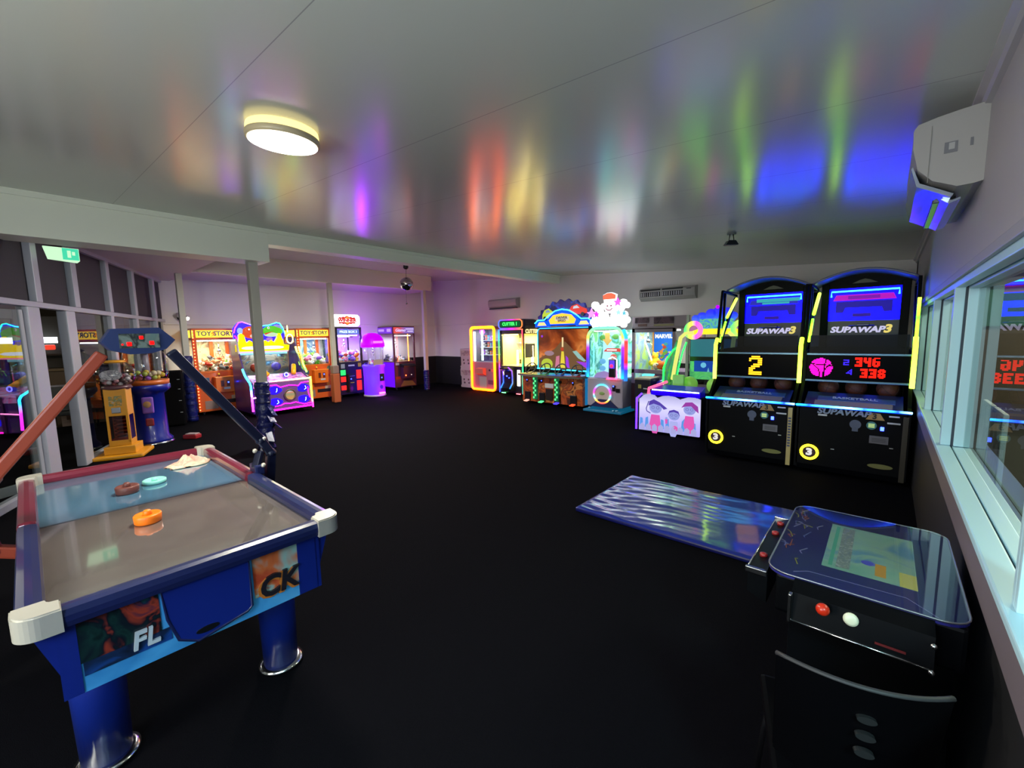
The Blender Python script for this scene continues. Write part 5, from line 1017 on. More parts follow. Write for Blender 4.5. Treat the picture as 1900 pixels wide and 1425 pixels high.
k = B(); k.box(.06, .80, .01, .016, .88, 1.60, CLEAR); k.build('front_glass', T)
k = B(); k.box(W-.02, W-.014, .06, D-.06, .66, 1.64, CLEAR); k.each('side_glass', T)
k = B(); k.box(.03, .42, D-.04, D-.02, .66, 1.66, picture('green_back', ('b8c8a0', '8ac040', '90a890', '6090a8', 'a8b8a0'), 3.2, .35)); k.box(.0, .075, D-.06, D-.045, .66, 1.66, mat('tan_strip', 'c08038', .5, emit='c08038', st=.3)); k.box(.95, 1.05, D-.05, D-.02, .66, 1.66, mat('tan_strip')); k.each('back_panel', T)
k = B(); k.box(.035, .045, .05, D-.04, .66, 1.66, picture('green_side', ('98b890', '9ac848', '88a8b8', '6088a0', 'b8c8a8'), 4, .3)); k.build('side_picture', T)
k = B(); k.box(.08, .47, D-.06, D-.045, .92, 1.62, glow('poster_blue', (.02, .16, .7), .8)); ps = k.build('poster', T)
k = B(); k.text('MARVEL', (.285, D-.065, 1.51), .115, glow('poster_white', (.9, .85, .7), 1.4), .004, None, .035, .88); k.build('lettering', ps)
k = B(); rnd = random.Random(9)
PC = [glow('poster_%s' % n, c, .7) for n, c in (('red', (.5, .06, .03)), ('green', (.12, .4, .06)), ('orange', (.75, .25, .04)), ('teal', (.05, .3, .3)), ('cream', (.6, .5, .35)))]
for i in range(34):
    a = rnd.uniform(0, 2*PI); r = rnd.uniform(.02, .15); x = .275+r*math.cos(a); z = 1.17+r*1.4*math.sin(a); s_ = rnd.uniform(.02, .045)
    k.prism([(x+s_*rnd.uniform(.6, 1.2)*math.cos(t), z+s_*rnd.uniform(.6, 1.2)*math.sin(t)) for t in [j*PI/3 for j in range(6)]], 'y', D-.066-i*.0004, D-.062, PC[i % 5])
k.build('abstract_burst', ps)
k = B(); k.tube([(.10, .4, 1.5), (.11, .4, 1.38), (.18, .4, 1.2), (.24, .4, 1.05), (.22, .4, .92)], .016, ramp('curvy_tube', 'Z', .9, 1.5, ((0, 'd8e860'), (.5, 'e0d8b0'), (1, 'e8c0f0')), 3)); k.build('neon_inner_tube', T)
k = B(); k.box(.1, .9, .1, .14, 1.62, 1.645, glow('white_tube3', (1, .98, .85), 9)); k.build('interior_light', T); inner_lamp(T, (W/2, .4, 1.62), 20, (1, .98, .88), .8, .6)
k = B(); k.box(.04, W-.04, .04, D-.06, .66, .68, mat('pale_bed', 'a8a098', .6)); k.box(.45, W-.04, .06, D-.06, .68, .86, mat('purple_shelf', '6a5c78', .5), .01); k.build('prize_bed', T)
k = B(); k.box(.16, .36, .12, .4, .68, .78, glow('aqua_base', (.15, .9, .85), 1.2), .03); k.build('prize_chute_lamp', T)
claw(T, .2, .3, 1.3, .9)
def big(world, kd, P, x, y, z, s_, rz, label, grp='large toys in the grey crane machine'):
    M = Matrix.Translation(world.location) @ world.rotation_euler.to_matrix().to_4x4()
    o = bpy.data.objects.new('plush_toy', plush(kd, P[1], P[2], 0)); COL.objects.link(o)
    o.matrix_world = M @ Matrix.Translation((x, y, z)) @ Matrix.Rotation(rz, 4, 'Z') @ Matrix.Scale(s_, 4); o['label'] = label; o['category'] = 'toy'; o['group'] = grp
big(T, 'lump', YEL, .32, .40, .95, 1.5, .3, 'big yellow curled plush on the left of the heap in the grey crane')
big(T, 'bear', YEL, .24, .6, 1.0, 1.4, -.3, 'yellow bear-shaped plush behind the yellow curled one in the grey crane')
big(T, 'fish', ORG, .55, .20, .95, 1.7, .1, 'large orange fish-shaped plush at the front of the grey crane')
big(T, 'lump', ORG, .72, .34, .96, 1.5, -.5, 'orange curled plush right of the orange fish in the grey crane')
big(T, 'fish', RED_, .5, .1, .735, 1.0, .4, 'small red plush low behind the dark coin cabinet')
big(T, 'ball', CRM, .42, .2, .93, 1.1, 0, 'cream ball in the corner of the grey crane window')
# dark coin cabinet in front
T = thing('coin_change_cabinet', 'small dark cabinet with stickers standing before the grey crane machine', 'cabinet', (-3.46, 7.38, 0))
k = B(); k.box(0, .30, 0, .4, .03, .74, mat('ink_cabinet', '1c1a26', .35), .01); k.box(-.005, .305, -.01, .42, .74, .77, mat('metal_lid', 'a8a090', .35, .4), .005); k.build('body', T)
k = B(); k.box(.07, .13, -.004, 0, .58, .65, mat('olive_badge', '908c40', .5), .01); k.box(.17, .25, -.004, 0, .57, .59, STICKER); k.box(.15, .27, -.004, 0, .38, .50, mat('pale_panel', '8a8a98', .5), .003); k.box(.03, .11, -.004, 0, .33, .42, mat('pale_panel')); k.each('sticker', T)
T = thing('ride_on_toy', 'blue and violet moulded ride-on toy tucked behind the zombie game', 'toy', (-3.12, 7.62, 0))
k = B(); k.box(-.05, .2, .0, .25, .0, .5, mat('dark_plinth', '14141e', .4), .02); k.build('plinth', T)
k = B(); k.ball((.05, .1, .62), .12, mat('violet_plastic', '3a2ab0', .3, emit='2a18c0', st=.15), 14, (1, 1.2, .9)); k.ball((.12, .14, .72), .09, mat('slate_plastic', '4a5a98', .35), 14, (1.2, 1, .7)); k.ball((.02, .0, .52), .06, mat('violet_plastic'), 12); k.build('body', T)
# ================================================================ ZOMBIE GAME
T = thing('zombie_shooting_game', 'zombie garden ball game with a glowing pale front panel and green neon sides', 'arcade machine', (-2.97, 6.45, 0))
W = .98
k = B(); k.box(.03, W-.03, .02, .5, .03, .60, mat('zombie_base', '14103a', .4), .01); k.box(.08, W-.02, .35, 1.45, .03, .66, mat('zombie_rear', '1a2040', .4), .01); k.build('cabinet', T)
fp_ = [(.04, .045), (.975, .045), (.975, .60), (.90, .625), (.80, .625), (.70, .59), (.68, .575), (.60, .61), (.50, .625), (.40, .61), (.32, .575), (.27, .62), (.19, .635), (.11, .61), (.04, .54)]
k = B(); k.prism(fp_, 'y', -.02, .02, ramp('panel_glow', 'Z', .04, .63, ((0, 'a8a0f0'), (.3, 'b8b0f8'), (.7, 'dcd8ff'), (1, 'a8a4d8')), 1.05)); fr = k.build('front_panel', T, label='glowing pale violet front panel with cartoon children')
k = B(); SK = glow('zk_skin', (.30, .34, .75), .9); HT = glow('zk_hat', (.10, .06, .45), .8); RD2 = glow('zk_red', (.75, .10, .45), .9); TL = glow('zk_teal', (.12, .35, .85), .8); LN = glow('zk_line', (.12, .10, .45), .6); SK2 = glow('zk_skin2', (.42, .44, .85), .9)
def kid(x, z, s, hat, body, tilt=0):
    k.ball((x, -.024, z), .075*s, SK, 16, (1, .05, .85)); k.prism([(x-.05*s, z-.08*s), (x+.05*s, z-.08*s), (x+.065*s, z-.2*s), (x+.02*s, z-.30*s), (x-.03*s, z-.30*s), (x-.07*s, z-.2*s)], 'y', -.026, -.02, body)
    for dx in (-.028, .028): k.ring((x+dx*s, -.03, z+.005*s), .016*s, .002*s, LN, 'y', 14, 5)
    k.tube([(x-.02*s, -.03, z-.038*s), (x+.02*s, -.03, z-.036*s)], .002, LN, 5)
    if hat == 'swoop': k.prism([(x-.085*s, z+.02*s), (x-.07*s, z+.075*s), (x-.02*s, z+.10*s), (x+.05*s, z+.07*s), (x+.14*s, z+.005*s), (x+.10*s, z-.01*s), (x+.06*s, z+.03*s), (x-.02*s, z+.05*s)], 'y', -.034, -.026, HT)
    elif hat == 'cap': k.prism([(x-.08*s, z+.0*s), (x-.06*s, z+.06*s), (x, z+.08*s), (x+.06*s, z+.06*s), (x+.08*s, z), (x+.055*s, z+.035*s), (x, z+.05*s), (x-.055*s, z+.035*s)], 'y', -.034, -.026, HT)
    else: k.prism([(x-.1*s, z+.02*s), (x-.05*s, z+.09*s), (x+.03*s, z+.10*s), (x+.10*s, z+.05*s), (x+.11*s, z-.03*s), (x+.07*s, z+.0*s), (x+.02*s, z+.05*s), (x-.05*s, z+.04*s)], 'y', -.034, -.026, glow('zk_hat2', (.35, .05, .4), .8))
kid(.31, .42, 1.35, 'swoop', RD2); kid(.60, .33, 1.15, 'cap', SK2); kid(.83, .44, 1.2, 'brim', RD2); k.ball((.485, -.024, .275), .02, SK, 10, (1, .1, 1)); k.prism([(.465, .26), (.505, .26), (.50, .19), (.47, .19)], 'y', -.026, -.02, RD2)
k.tube([(.23, -.028, .33), (.17, -.028, .36), (.16, -.028, .40), (.20, -.028, .52)], .007, LN, 6)
for i, x in enumerate((.08, .17, .26, .42, .50, .74, .9)): k.prism([(x-.03, .10), (x+.03, .10), (x+.02, .24+.03*(i % 3)), (x-.02, .25)], 'y', -.023, -.0195, TL)
k.ball((.62, -.028, .13), .045, RD2, 12, (1, .05, 1)); k.build('cartoon_children', fr)
k = B()
for i in range(9):
    x = .06+i*.1; k.prism([(x, .05), (x+.08, .05), (x+.08, .13), (x+.04, .165), (x, .13)], 'y', -.03, -.022, glow('picket_white', (.42, .42, .78), .85))
k.build('picket_fence', fr)
k = B(); k.tube([(.0, -.03, .05), (.0, -.03, .55), (.05, .05, .62)], .016, glow('neon_blue_violet', (.05, .012, 1), 4)); k.build('neon_edge', T)
k = B(); k.prism([(.25, .69), (.25, .76), (.05, .70), (.0, .66), (.0, .62), (.25, .62)], 'x', .22, W-.02, mat('indigo_shelf', '14109a', .35, emit='1408d0', st=.25)); k.tube([(.24, -.005, .705), (W-.03, -.005, .70)], .009, glow('neon_white_blue', (.25, .5, 1), 6)); k.box(.22, W-.02, -.0, .02, .62, .69, glow('indigo_glow', (.02, .0, .8), 1.1)); k.build('ball_shelf', T)
k = B(); k.tube([(.18, .0, .63), (.18, .02, .72), (.24, .16, .75), (.34, .34, .80)], .022, glow('neon_rose', (1, .08, .2), 2.2)); k.build('neon_corner', T)
GRN2 = glow('neon_green', (.008, 1, .04), 3.2)
k = B(); 
for dx in (.0,):
    k.tube([(.30, .28, .74), (.27, .36, 1.02), (.27, .5, 1.16), (.30, .68, 1.30), (.36, .80, 1.36)], .012, GRN2)
    k.tube([(.44, .45, .80), (.42, .62, 1.02), (.42, .78, 1.26), (.45, .86, 1.42)], .012, GRN2)
k.each('neon_side_outline', T)
k = B(); k.prism([(.28, .70), (.9, .70), (1.0, 1.40), (.86, 1.46), (.7, 1.30), (.5, 1.16), (.38, 1.04)], 'x', .28, .30, picture('garden_side', ('2c6a4c', '58a060', '3a8890', '6ab050', '205048'), 4, .35)); k.build('side_panel', T)
k = B(); k.tube([(.40, .42, .84), (.37, .62, 1.12), (.36, .84, 1.50), (.42, .9, 1.57), (.55, .92, 1.575)], .032, glow('pale_yellow_arm', (.75, .75, .18), 1.1), 12); k.tube([(W+.22, .42, .84), (W+.22, .62, 1.12), (W+.2, .84, 1.5), (W+.12, .9, 1.57)], .032, glow('pale_yellow_arm'), 12); k.each('tube_arm', T)
k = B(); k.box(.46, 1.14, 1.0, 1.1, .78, 1.50, BLACKP, .01); k.box(.48, 1.12, .985, 1.0, 1.18, 1.47, glow('marquee_dim', (.03, .16, .2), .9)); k.box(.48, 1.12, .98, 1.0, .8, 1.10, picture('garden_scene', ('1c5a5a', '3a8a58', '50a860', '28687a'), 5, .9)); sc = k.build('screen', T)
k = B(); k.box(.55, .86, .972, .98, .93, 1.11, glow('night_blue', (.01, .06, .4), .8)); k.ball((.70, .97, 1.04), .045, glow('moon', (.15, .5, .75), .9), 16, (1, .05, 1)); k.box(.86, 1.05, .972, .98, .92, 1.1, glow('cloud_cyan', (.15, .45, .6), .8)); k.prism([(.76, .93), (.80, .93), (.78, 1.0)], 'y', .965, .972, glow('cloud_cyan')); k.build('game_picture', sc)
for x in (.62, 1.02):
    k = B(); k.lathe([(.12, .0), (.12, .10)], (x, .5, .76), mat('lime_dome', '9ad060', .4, emit='80d050', st=.3), 24, 'y'); k.build('ball_gun_dome', T)
k = B(); k.box(.42, .60, .35, .42, .74, .92, mat('lime_shield', '90c868', .4, emit='60c050', st=.22), .02); k.build('shield_panel', T)
k = B(); hp_ = [(.40, 1.55), (1.30, 1.55), (1.30, 1.60), (1.16, 1.64), (.62, 1.64), (.5, 1.60)]; k.prism(hp_, 'y', .92, 1.0, glow('header_yellow', (.9, .7, .02), 1.5)); k.build('header_base', T)
for x in (.54, 1.26):
    k = B(); k.ring((x, .92, 1.62), .115, .04, ramp('wheel_%d' % int(x*10), 'X', x-.12, x+.12, ((0, '40ff60'), (.4, 'e0d040'), (.7, 'ff40c0'), (1, 'ff60a0')) if x < 1 else ((0, '60ff60'), (.5, 'c0f040'), (1, '80ff80')), 2.0), 'y', 36, 10); k.disc((x, .93, 1.62), .07, .02, glow('hub_rose', (.5, .2, .4), .7), 'y'); k.build('light_wheel', T)
k = B(); k.prism([(.60, 1.64), (1.16, 1.64), (1.14, 1.80), (.64, 1.80)], 'y', .92, .96, picture('header_garden', ('2a9a60', '3a80d0', '60c070', '2860c0', '70c8d0'), 8, .9)); 
k.build('header_picture', T)
k = B(); BC = ramp('header_blue', 'Z', 1.75, 2.02, ((0, '3a70e8'), (.5, '2030f0'), (1, '3010e8')), 1.15)
k.box(.62, 1.16, .93, .99, 1.76, 1.86, BC, .02)
for x, z, r in ((.56, 1.81, .06), (.66, 1.84, .07), (.80, 1.88, .08), (.92, 1.91, .085), (1.04, 1.89, .08), (1.13, 1.84, .06)): k.lathe([(r, 0), (r, .06)], (x, .93, z), BC, 24, 'y')
k.ball((.90, .93, 1.985), .03, glow('violet_knob', (.4, .0, .9), 1.6), 12); k.build('header_clouds', T)
# ================================================================ BASKETBALL MACHINES
MB_ = mat('machine_black', '05060b', .5, spec=.08); NGR = ramp('neon_lime', 'Z', .9, 1.9, ((0, 'c0f840'), (.5, 'b8f828'), (.8, '50f818'), (1, 'b0f830')), 2.4)
BBL = glow('screen_blue', (.0004, .0, 1), 5); LEDB = ramp('led_blue', 'X', 0, .94, ((0, '1090ff'), (.12, '0030ff'), (.3, '30a0ff'), (.5, '60c8ff'), (.62, '1040ff'), (.78, '2090ff'), (.9, '0020ff'), (1, '60b0ff')), 3.2)
def dots(k, rows, x, z, p, m, y, sk=0.0):
    for r, row in enumerate(rows):
        for c, ch in enumerate(row):
            if ch == '#': k.box(x+c*p-sk*r*p, x+c*p-sk*r*p+p*.94, y, y+.004, z-(r+1)*p+p*.22, z-r*p, m)
DG = {'2': ('.####.', '######', '#...##', '....##', '..####', '.####.', '###...', '##....', '######', '######'), '3': ('#####', '#####', '...##', '.####', '.####', '...##', '#####', '#####'), '4': ('##.##', '##.##', '##.##', '#####', '.####', '...##', '...##', '...##'), '6': ('.####', '##...', '##...', '#####', '##.##', '##.##', '#####', '.###.'), '8': ('.###.', '#####', '##.##', '.###.', '#####', '##.##', '#####', '.###.')}
SM = {'2': ('####', '...#', '####', '#...', '####'), '4': ('...#', '..##', '.#.#', '####', '...#')}
LOGO = 'SUPAWAP'
def basketball(x0, W, label, first, D=1.75):
    T = thing('basketball_machine', label, 'arcade machine', (x0, 5.67, 0))
    k = B(); k.prism([(.02, .04), (.0, .10), (.0, .735), (.1, .76), (D, .5), (D, .04)], 'x', .02, W-.02, MB_); k.build('cabinet', T)
    k = B()
    for x in (.0, W-.03): k.prism([(.0, .06), (.0, .755), (.08, .80), (.30, 1.0), (.30, 1.34), (.36, 1.36), (D, 1.36), (D, .06)], 'x', x, x+.03, MB_)
    k.each('side_panel', T)
    k = B(); k.tube([(-.005, -.012, .765), (.03, -.018, .768), (W-.03, -.018, .768), (W+.005, -.012, .765)], .011, LEDB); k.box(.0, W, -.014, .02, .748, .76, glow('led_dim', (.0, .04, .5), 1)); k.build('led_strip', T)
    k = B(); k.prism([(.06, .77), (.34, .88), (.34, .865), (.06, .75)], 'x', .06, W-.06, mat('ramp_navy', '101848', .4)); k.prism([(.05, .772), (.15, .812), (.15, .80), (.05, .76)], 'x', .15, W-.14, mat('ramp_grey', '6a6470', .5)); k.prism([(.16, .818), (.24, .85), (.24, .84), (.16, .806)], 'x', .17, W-.12, mat('ramp_band', '27407a', .4)); rp = k.build('ball_ramp', T)
    k = B(); MT3 = Matrix.Translation((W/2+.02, .2, .842)) @ Matrix.Rotation(math.radians(-68), 4, 'X'); k.text('BASKETBALL', (0, 0, 0), .062, mat('band_letter', '8898b8', .4), .003, MT3, .02, 1.1); k.build('lettering', rp)
    k = B(); k.box(.03, W-.03, .30, .335, 1.02, 1.315, SCREENBLACK, .006); db = k.build('score_display', T)
    k = B()
    for z in (1.018, 1.318): k.box(.03, W-.03, .29, .305, z-.011, z+.011, mat('alu_trim', '5a7a90', .3, .7), .003)
    k.each('display_trim', db)
    k = B(); AM = glow('amber_digit', (1, .45, .01), 2.2); RG = glow('red_led', (1, .006, .0), 2.4); BG = glow('blue_led', (.03, .01, 1), 2.2); PG = glow('pink_led', (1, .0, .55), 1.8)
    if first: dots(k, DG['2'], .40, 1.285, .024, AM, .294)
    else:
        cx, cz, R, p = .17, 1.167, .113, .0105
        n = int(R/p)
        for i in range(-n, n+1):
            for j in range(-n, n+1):
                if i*i+j*j > n*n+2: continue
                if abs(i-3-.12*j) < .5 or abs(j-3+.1*i) < .5 or abs(math.hypot(i-14, j+6)-11) < .45 or abs(math.hypot(i+14, j+8)-13) < .45: continue
                k.box(cx+i*p-p*.47, cx+i*p+p*.47, .294, .298, cz+j*p-p*.36, cz+j*p+p*.36, PG)
        k.build('led_ball', db)
        for s_, px, pz in ((('2', .37, 1.26), 0, 0), (('4', .40, 1.155), 0, 0)): k = B(); dots(k, SM[s_[0]], s_[1], s_[2], .0125, BG, .294); k.build('led_digit', db)
        for t, px, pz in (('346', .47, 1.285), ('338', .52, 1.165)):
            for c, ch in enumerate(t): k = B(); dots(k, DG[ch], px+c*.073, pz, .0125, RG, .294); k.build('led_digit', db)
    if first: k.build('led_digit', db)
    k = B(); k.box(.05, W-.05, .33, .336, 1.33, 1.53, glass('score_glass', '8494b4', 1.5, .4, .3)); k.build('net_guard_pane', T)
    for s_ in (0, 1):
        x = .005 if s_ == 0 else W-.005
        k = B()
        if first or s_: k.tube([(x, .28, .98), (x, .28, 1.42), (x, .34, 1.50)], .022, NGR, 10)
        if s_ and not first: k.tube([(x, .30, 1.44), (x, .32, 1.90)], .014, NGR, 8)
        if first or s_: k.build('neon_post', T)
        xx = x+.03
        if not s_: k = B(); k.tube([(xx, .36, 1.46), (xx, .58, 1.72)], .014, NGR); k.tube([(xx, .64, 1.78), (xx, 1.08, 2.05)], .018, NGR); k.build('neon_diagonal', T)
        k = B(); k.bar((x, .34, 1.34), (x, .50, 2.12), .03, .03, MB_); k.bar((x, .36, 1.36), (x, 1.16, 2.06), .035, .05, MB_); k.bar((x, .5, 2.12), (x, 1.2, 2.10), .03, .03, MB_); k.bar((x, .58, 1.34), (x, .62, 2.12), .03, .03, MB_); k.bar((x, .36, 1.34), (x, .6, 1.34), .03, .03, MB_); k.build('cage_frame', T)
    if first:
        k = B()
        for i in range(14):
            z = 1.42+i*.05; k.tube([(W-.02, .36+i*.028, z), (W-.02, .9, z+.03)], .0025, STEEL, 5)
        for i in range(6): k.tube([(W-.02, .42+i*.08, 1.4), (W-.02, .55+i*.08, 2.08)], .0025, STEEL, 5)
        k.build('side_net', T)
    # back tower
    BY = 1.22
    k = B(); k.box(.05, W-.05, BY+.02, BY+.3, .5, 2.14, MB_, .01); k.box(.05, .13, BY-.06, BY+.02, 1.36, 2.16, MB_, .008); k.box(W-.13, W-.05, BY-.06, BY+.02, 1.36, 2.16, MB_, .008); k.build('back_tower', T)
    k = B(); k.prism(rrect(.12, W-.12, 1.70, 2.10, .02), 'y', BY-.02, BY+.02, BBL); sb = k.build('backboard_screen', T, label='glowing deep blue backboard screen')
    cxx = W/2
    k = B(); k.prism([(.17, 1.95), (.20, 2.02), (W-.20, 2.02), (W-.17, 1.95)], 'y', BY-.028, BY-.02, glow('magenta_band', (.45, .0, .45), 1) if not first else glow('teal_band_dark', (.02, .02, .5), .8))
    k.prism([(.2, 1.80), (.2, 1.94), (W-.2, 1.94), (W-.2, 1.80), (W-.28, 1.80), (W-.30, 1.86), (.30, 1.86), (.28, 1.80)], 'y', BY-.027, BY-.02, glow('navy_art', (.01, .0, .35), .8))
    if first: k.box(.27, W-.16, BY-.034, BY-.028, 1.985, 2.03, glow('teal_text', (.03, .4, .45), .9)); k.box(.34, W-.28, BY-.034, BY-.028, 1.955, 1.98, glow('teal_text')); 
    else: k.box(.32, W-.32, BY-.034, BY-.028, 1.965, 2.005, glow('purple_bar', (.2, .0, .4), .9))
    k.box(cxx-.1, cxx+.08, BY-.03, BY-.024, 1.745, 1.79, glow('target_dark', (.02, .0, .3), .8)); k.each('screen_shape', sb)
    k = B(); k.tube([(.15, BY-.03, 2.0), (.15, BY-.03, 2.065), (W-.15, BY-.03, 2.065), (W-.15, BY-.03, 2.0)], .009, glow('led_azure', (.02, .35, 1), 4)); k.build('led_frame', sb)
    k = B(); k.prism([(.10, 1.38), (W-.10, 1.38), (W-.12, 1.70), (.12, 1.70)], 'y', BY-.03, BY+.02, mat('apron_dark', '141626', .4)); k.box(cxx-.05, cxx+.07, BY-.08, BY-.03, 1.62, 1.66, BLACKP, .005); k.ring((cxx, BY-.17, 1.63), .12, .008, mat('hoop_steel', '3a3c44', .3, .8), 'z', 28, 8); k.build('hoop', T)
    k = B(); TXM = glow('logo_white', (.55, .52, .75), 1.0); k.text(LOGO, (cxx-.05, BY-.04, 1.585), .10, TXM, .006, None, .045, 1.15, shear=.2); k.text('3', (cxx+.24, BY-.04, 1.59), .13, glow('logo_gold', (.75, .6, .15), 1.0), .006, None, .05, 1.1, shear=.2); k.build('logo_lettering', T)
    # curved hood
    ar = []; n = 20
    for i in range(n+1):
        t = i/n; ar.append((.0+W*t, 2.13+.135*math.sin(PI*t)**.9))
    k = B(); k.prism([(x, z+.022) for x, z in ar] + [(x, z) for x, z in ar[::-1]], 'y', .72, BY+.1, mat('hood_grey', '54566a', .35, coat=.3)); k.build('hood', T)
    k = B(); k.prism([(x, z-.002) for x, z in ar[1:-1]] + [(W-.05, 2.10), (.05, 2.10)], 'y', BY-.05, BY-.02, MB_); k.prism([(cxx-.12, 2.155), (cxx+.12, 2.155), (cxx+.05, 2.19), (cxx, 2.205), (cxx-.05, 2.19)], 'y', BY-.058, BY-.05, mat('crest_olive', '4a4838', .5)); k.build('hood_fascia', T)
    k = B(); k.tube([(x, .715, z+.01) for x, z in ar], .014, mat('hood_edge', '6a6c90', .3)); k.build('hood_edge', T)
    # front decals
    k = B(); k.text(LOGO, (cxx-.06, -.004, .715), .085, mat('decal_silver', '7c8496', .45), .003, None, .04, 1.15, shear=.2); k.prism([(cxx+.13, .665), (cxx+.28, .665), (cxx+.24, .735), (cxx+.17, .735)], 'y', -.004, 0, mat('decal_amber', '9a7848', .45)); k.text('3', (cxx+.2, -.007, .70), .075, mat('decal_black', '101010', .5), .003, None, .04)
    k.build('logo_decal', T)
    k = B(); cx, cz = (.125, .27) if first else (.14, .24)
    k.ring((cx, -.006, cz), .075, .013, glow('yellow_ring', (1, .75, .01), 4), 'y', 40, 8); k.disc((cx, -.0, cz), .066, .006, mat('badge_mauve', '8a6a6a', .4, emit='a08080', st=.35), 'y', 32); k.text('3', (cx, -.012, cz), .10, mat('badge_white', 'e8e4ec', .4, emit='e8e4ec', st=.5), .004, None, .06, 1.2); k.build('round_badge', T)
    k = B(); k.disc((cxx+.05, -.003, .60), .048, .004, mat('slate_decal', '4a5470', .5), 'y', 24, Matrix.Translation((0, -.002, 0))); k.box(cxx+.025, cxx+.075, -.006, 0, .525, .57, mat('slate_decal'), .01)
    k.disc((cxx+.18, -.003, .605), .042, .004, mat('teal_decal', '2f6a78', .5), 'y', 24, Matrix.Translation((0, -.003, 0)))
    for z in (.59, .605, .62): k.box(cxx+.155, cxx+.205, -.012, -.006, z-.004, z+.004, glow('lime_mark', (.6, .8, .3), .8))
    k.box(cxx+.31, cxx+.39, -.004, 0, .705, .72, STICKER, .003); k.box(cxx+.30, cxx+.40, -.004, 0, .635, .652, STICKER, .003); k.box(.2, .28, -.004, 0, .66, .68, STICKER, .003)
    k.box(cxx+.17, cxx+.32, -.004, 0, .42, .5, mat('notice_grey', '5c5c68', .5), .003); 
    for z in (.445, .46, .475): k.box(cxx+.19, cxx+.30, -.006, -.004, z-.003, z+.003, mat('notice_line', '34343e', .5))
    k.prism([(cxx+.27+.1*math.cos(t), .185+.025*math.sin(t)) for t in [i*PI/10 for i in range(20)]], 'y', -.004, 0, mat('olive_oval', '6a6c3c', .5)); k.box(cx+.19, cx+.22, -.004, 0, .30+.0, .308, STICKER); k.box(cxx+.33, cxx+.36, -.004, 0, .385, .392, STICKER)
    k.each('sticker', T)
    k = B(); k.box(cxx+.25, cxx+.28, -.012, 0, .56, .60, COINLED, .004); k.build('coin_light', T)
    k = B(); k.box(W-.055, W-.012, -.006, 0, .05, .72, mat('gold_strip' if first else 'dim_strip', 'a89868' if first else '2c2820', .4), .003)
    if first:
        for i in range(11): k.box(W-.048, W-.02, -.009, -.006, .27+i*.032, .288+i*.032, mat('strip_letter', '34406a', .5))
    k.build('side_strip', T)
    return T
basketball(-1.68, .94, 'basketball machine nearer the zombie game, showing an amber 2 on its display', True)
basketball(-.715, .945, 'basketball machine in the corner by the windows, showing a pink ball and red scores', False)
BO = mat('basketball_rubber', '4e2416', .6, bump=.2, bs=120); BS = mat('basketball_seam', '1a1210', .6)
n_ = 0
for mx, who in ((-1.68, 'amber numbered'), (-.715, 'pink ball')):
    for i, (dx, dy, w_) in enumerate(((.24, .43, 'left'), (.49, .45, 'middle'), (.76, .43, 'right'))):
        k = B(); k.ball((0, 0, 0), .1, BO, 24)
        k.ring((0, 0, 0), .1, .0022, BS, 'x', 32, 5); k.ring((0, 0, 0), .1, .0022, BS, 'z', 32, 5); k.ring((0, 0, .0), .1, .0022, BS, 'y', 32, 5)
        o = k.build('basketball'); o.location = (mx+dx, 5.67+dy, .935+.006*i); o.rotation_euler = (.4*i, .3, .5*i); tag(o, '%s basketball on the ramp under the %s display' % (w_, who), 'basketball', 'basketballs on the machine ramps')
# ================================================================ GUMBALL MACHINES, BLACK SPEAKER
T = thing('gumball_machine', 'tall yellow spiral gumball machine with a clear globe beside the glass wall', 'gumball machine', (-8.05, .80, 0), math.radians(68))
YM = mat('yellow_machine', 'd89412', .4, coat=.2)
k = B(); k.box(-.27, .27, -.27, .27, .0, .05, YM, .02); k.box(-.17, .17, -.17, .17, .05, .16, YM, .01); k.build('base', T)
k = B()
k.box(-.12, .12, -.12, .12, .16, .24, YM, .008); k.box(-.12, .12, -.12, .12, .58, .96, YM, .008)
for x in (-.105, .105):
    for y in (-.105, .105): k.box(x-.015, x+.015, y-.015, y+.015, .2, .62, YM, .004)
k.build('tower', T)
k = B(); k.box(-.115, .115, -.118, -.112, .24, .58, glass('amber_pane', 'c8a090', 1.45)); k.box(.112, .118, -.115, .115, .24, .58, MC['amber_pane']); k.box(-.1, .1, .08, .1, .24, .58, mat('tower_brown', '6a3c38', .5)); k.build('spiral_window', T)
k = B(); k.tube([(.075*math.cos(t), .075*math.sin(t), .56-.31*t/(12*PI)) for t in [i*PI/7 for i in range(84)]], .010, mat('spiral_grey', 'b0a8a8', .35), 6); k.build('spiral_track', T)
k = B(); k.box(-.07, .07, -.126, -.118, .72, .86, picture('sticker_mix', ('c8b090', '6a7a50', 'd89412', 'a0a8a0'), 20)); k.box(-.05, .05, -.14, -.12, .62, .7, STEEL, .01); k.build('coin_mechanism', T)
GL = glass('globe_glass', 'e8eaea', 1.5, 0, 1.3)
k = B(); k.ball((0, 0, 1.14), .225, GL, 28, (1, 1, .86)); k.build('globe', T)
k = B(); k.lathe([(.12, .94), (.17, .96), (.15, 1.0)], (0, 0, 0), mat('globe_collar', '54323a', .4), 28); k.lathe([(.1, 1.31), (.13, 1.325), (.1, 1.345), (.001, 1.35)], (0, 0, 0), YM, 28); k.each('collar_and_lid', T)
k = B(); k.prism([(.12*math.cos(t), 1.15+.07*math.sin(t)) for t in [i*PI/14 for i in range(28)]], 'y', -.165, -.16, picture('globe_label', ('c8c2d0', '8a8492', 'e0dae0', 'a8a2ae'), 18)); k.build('globe_label', T)
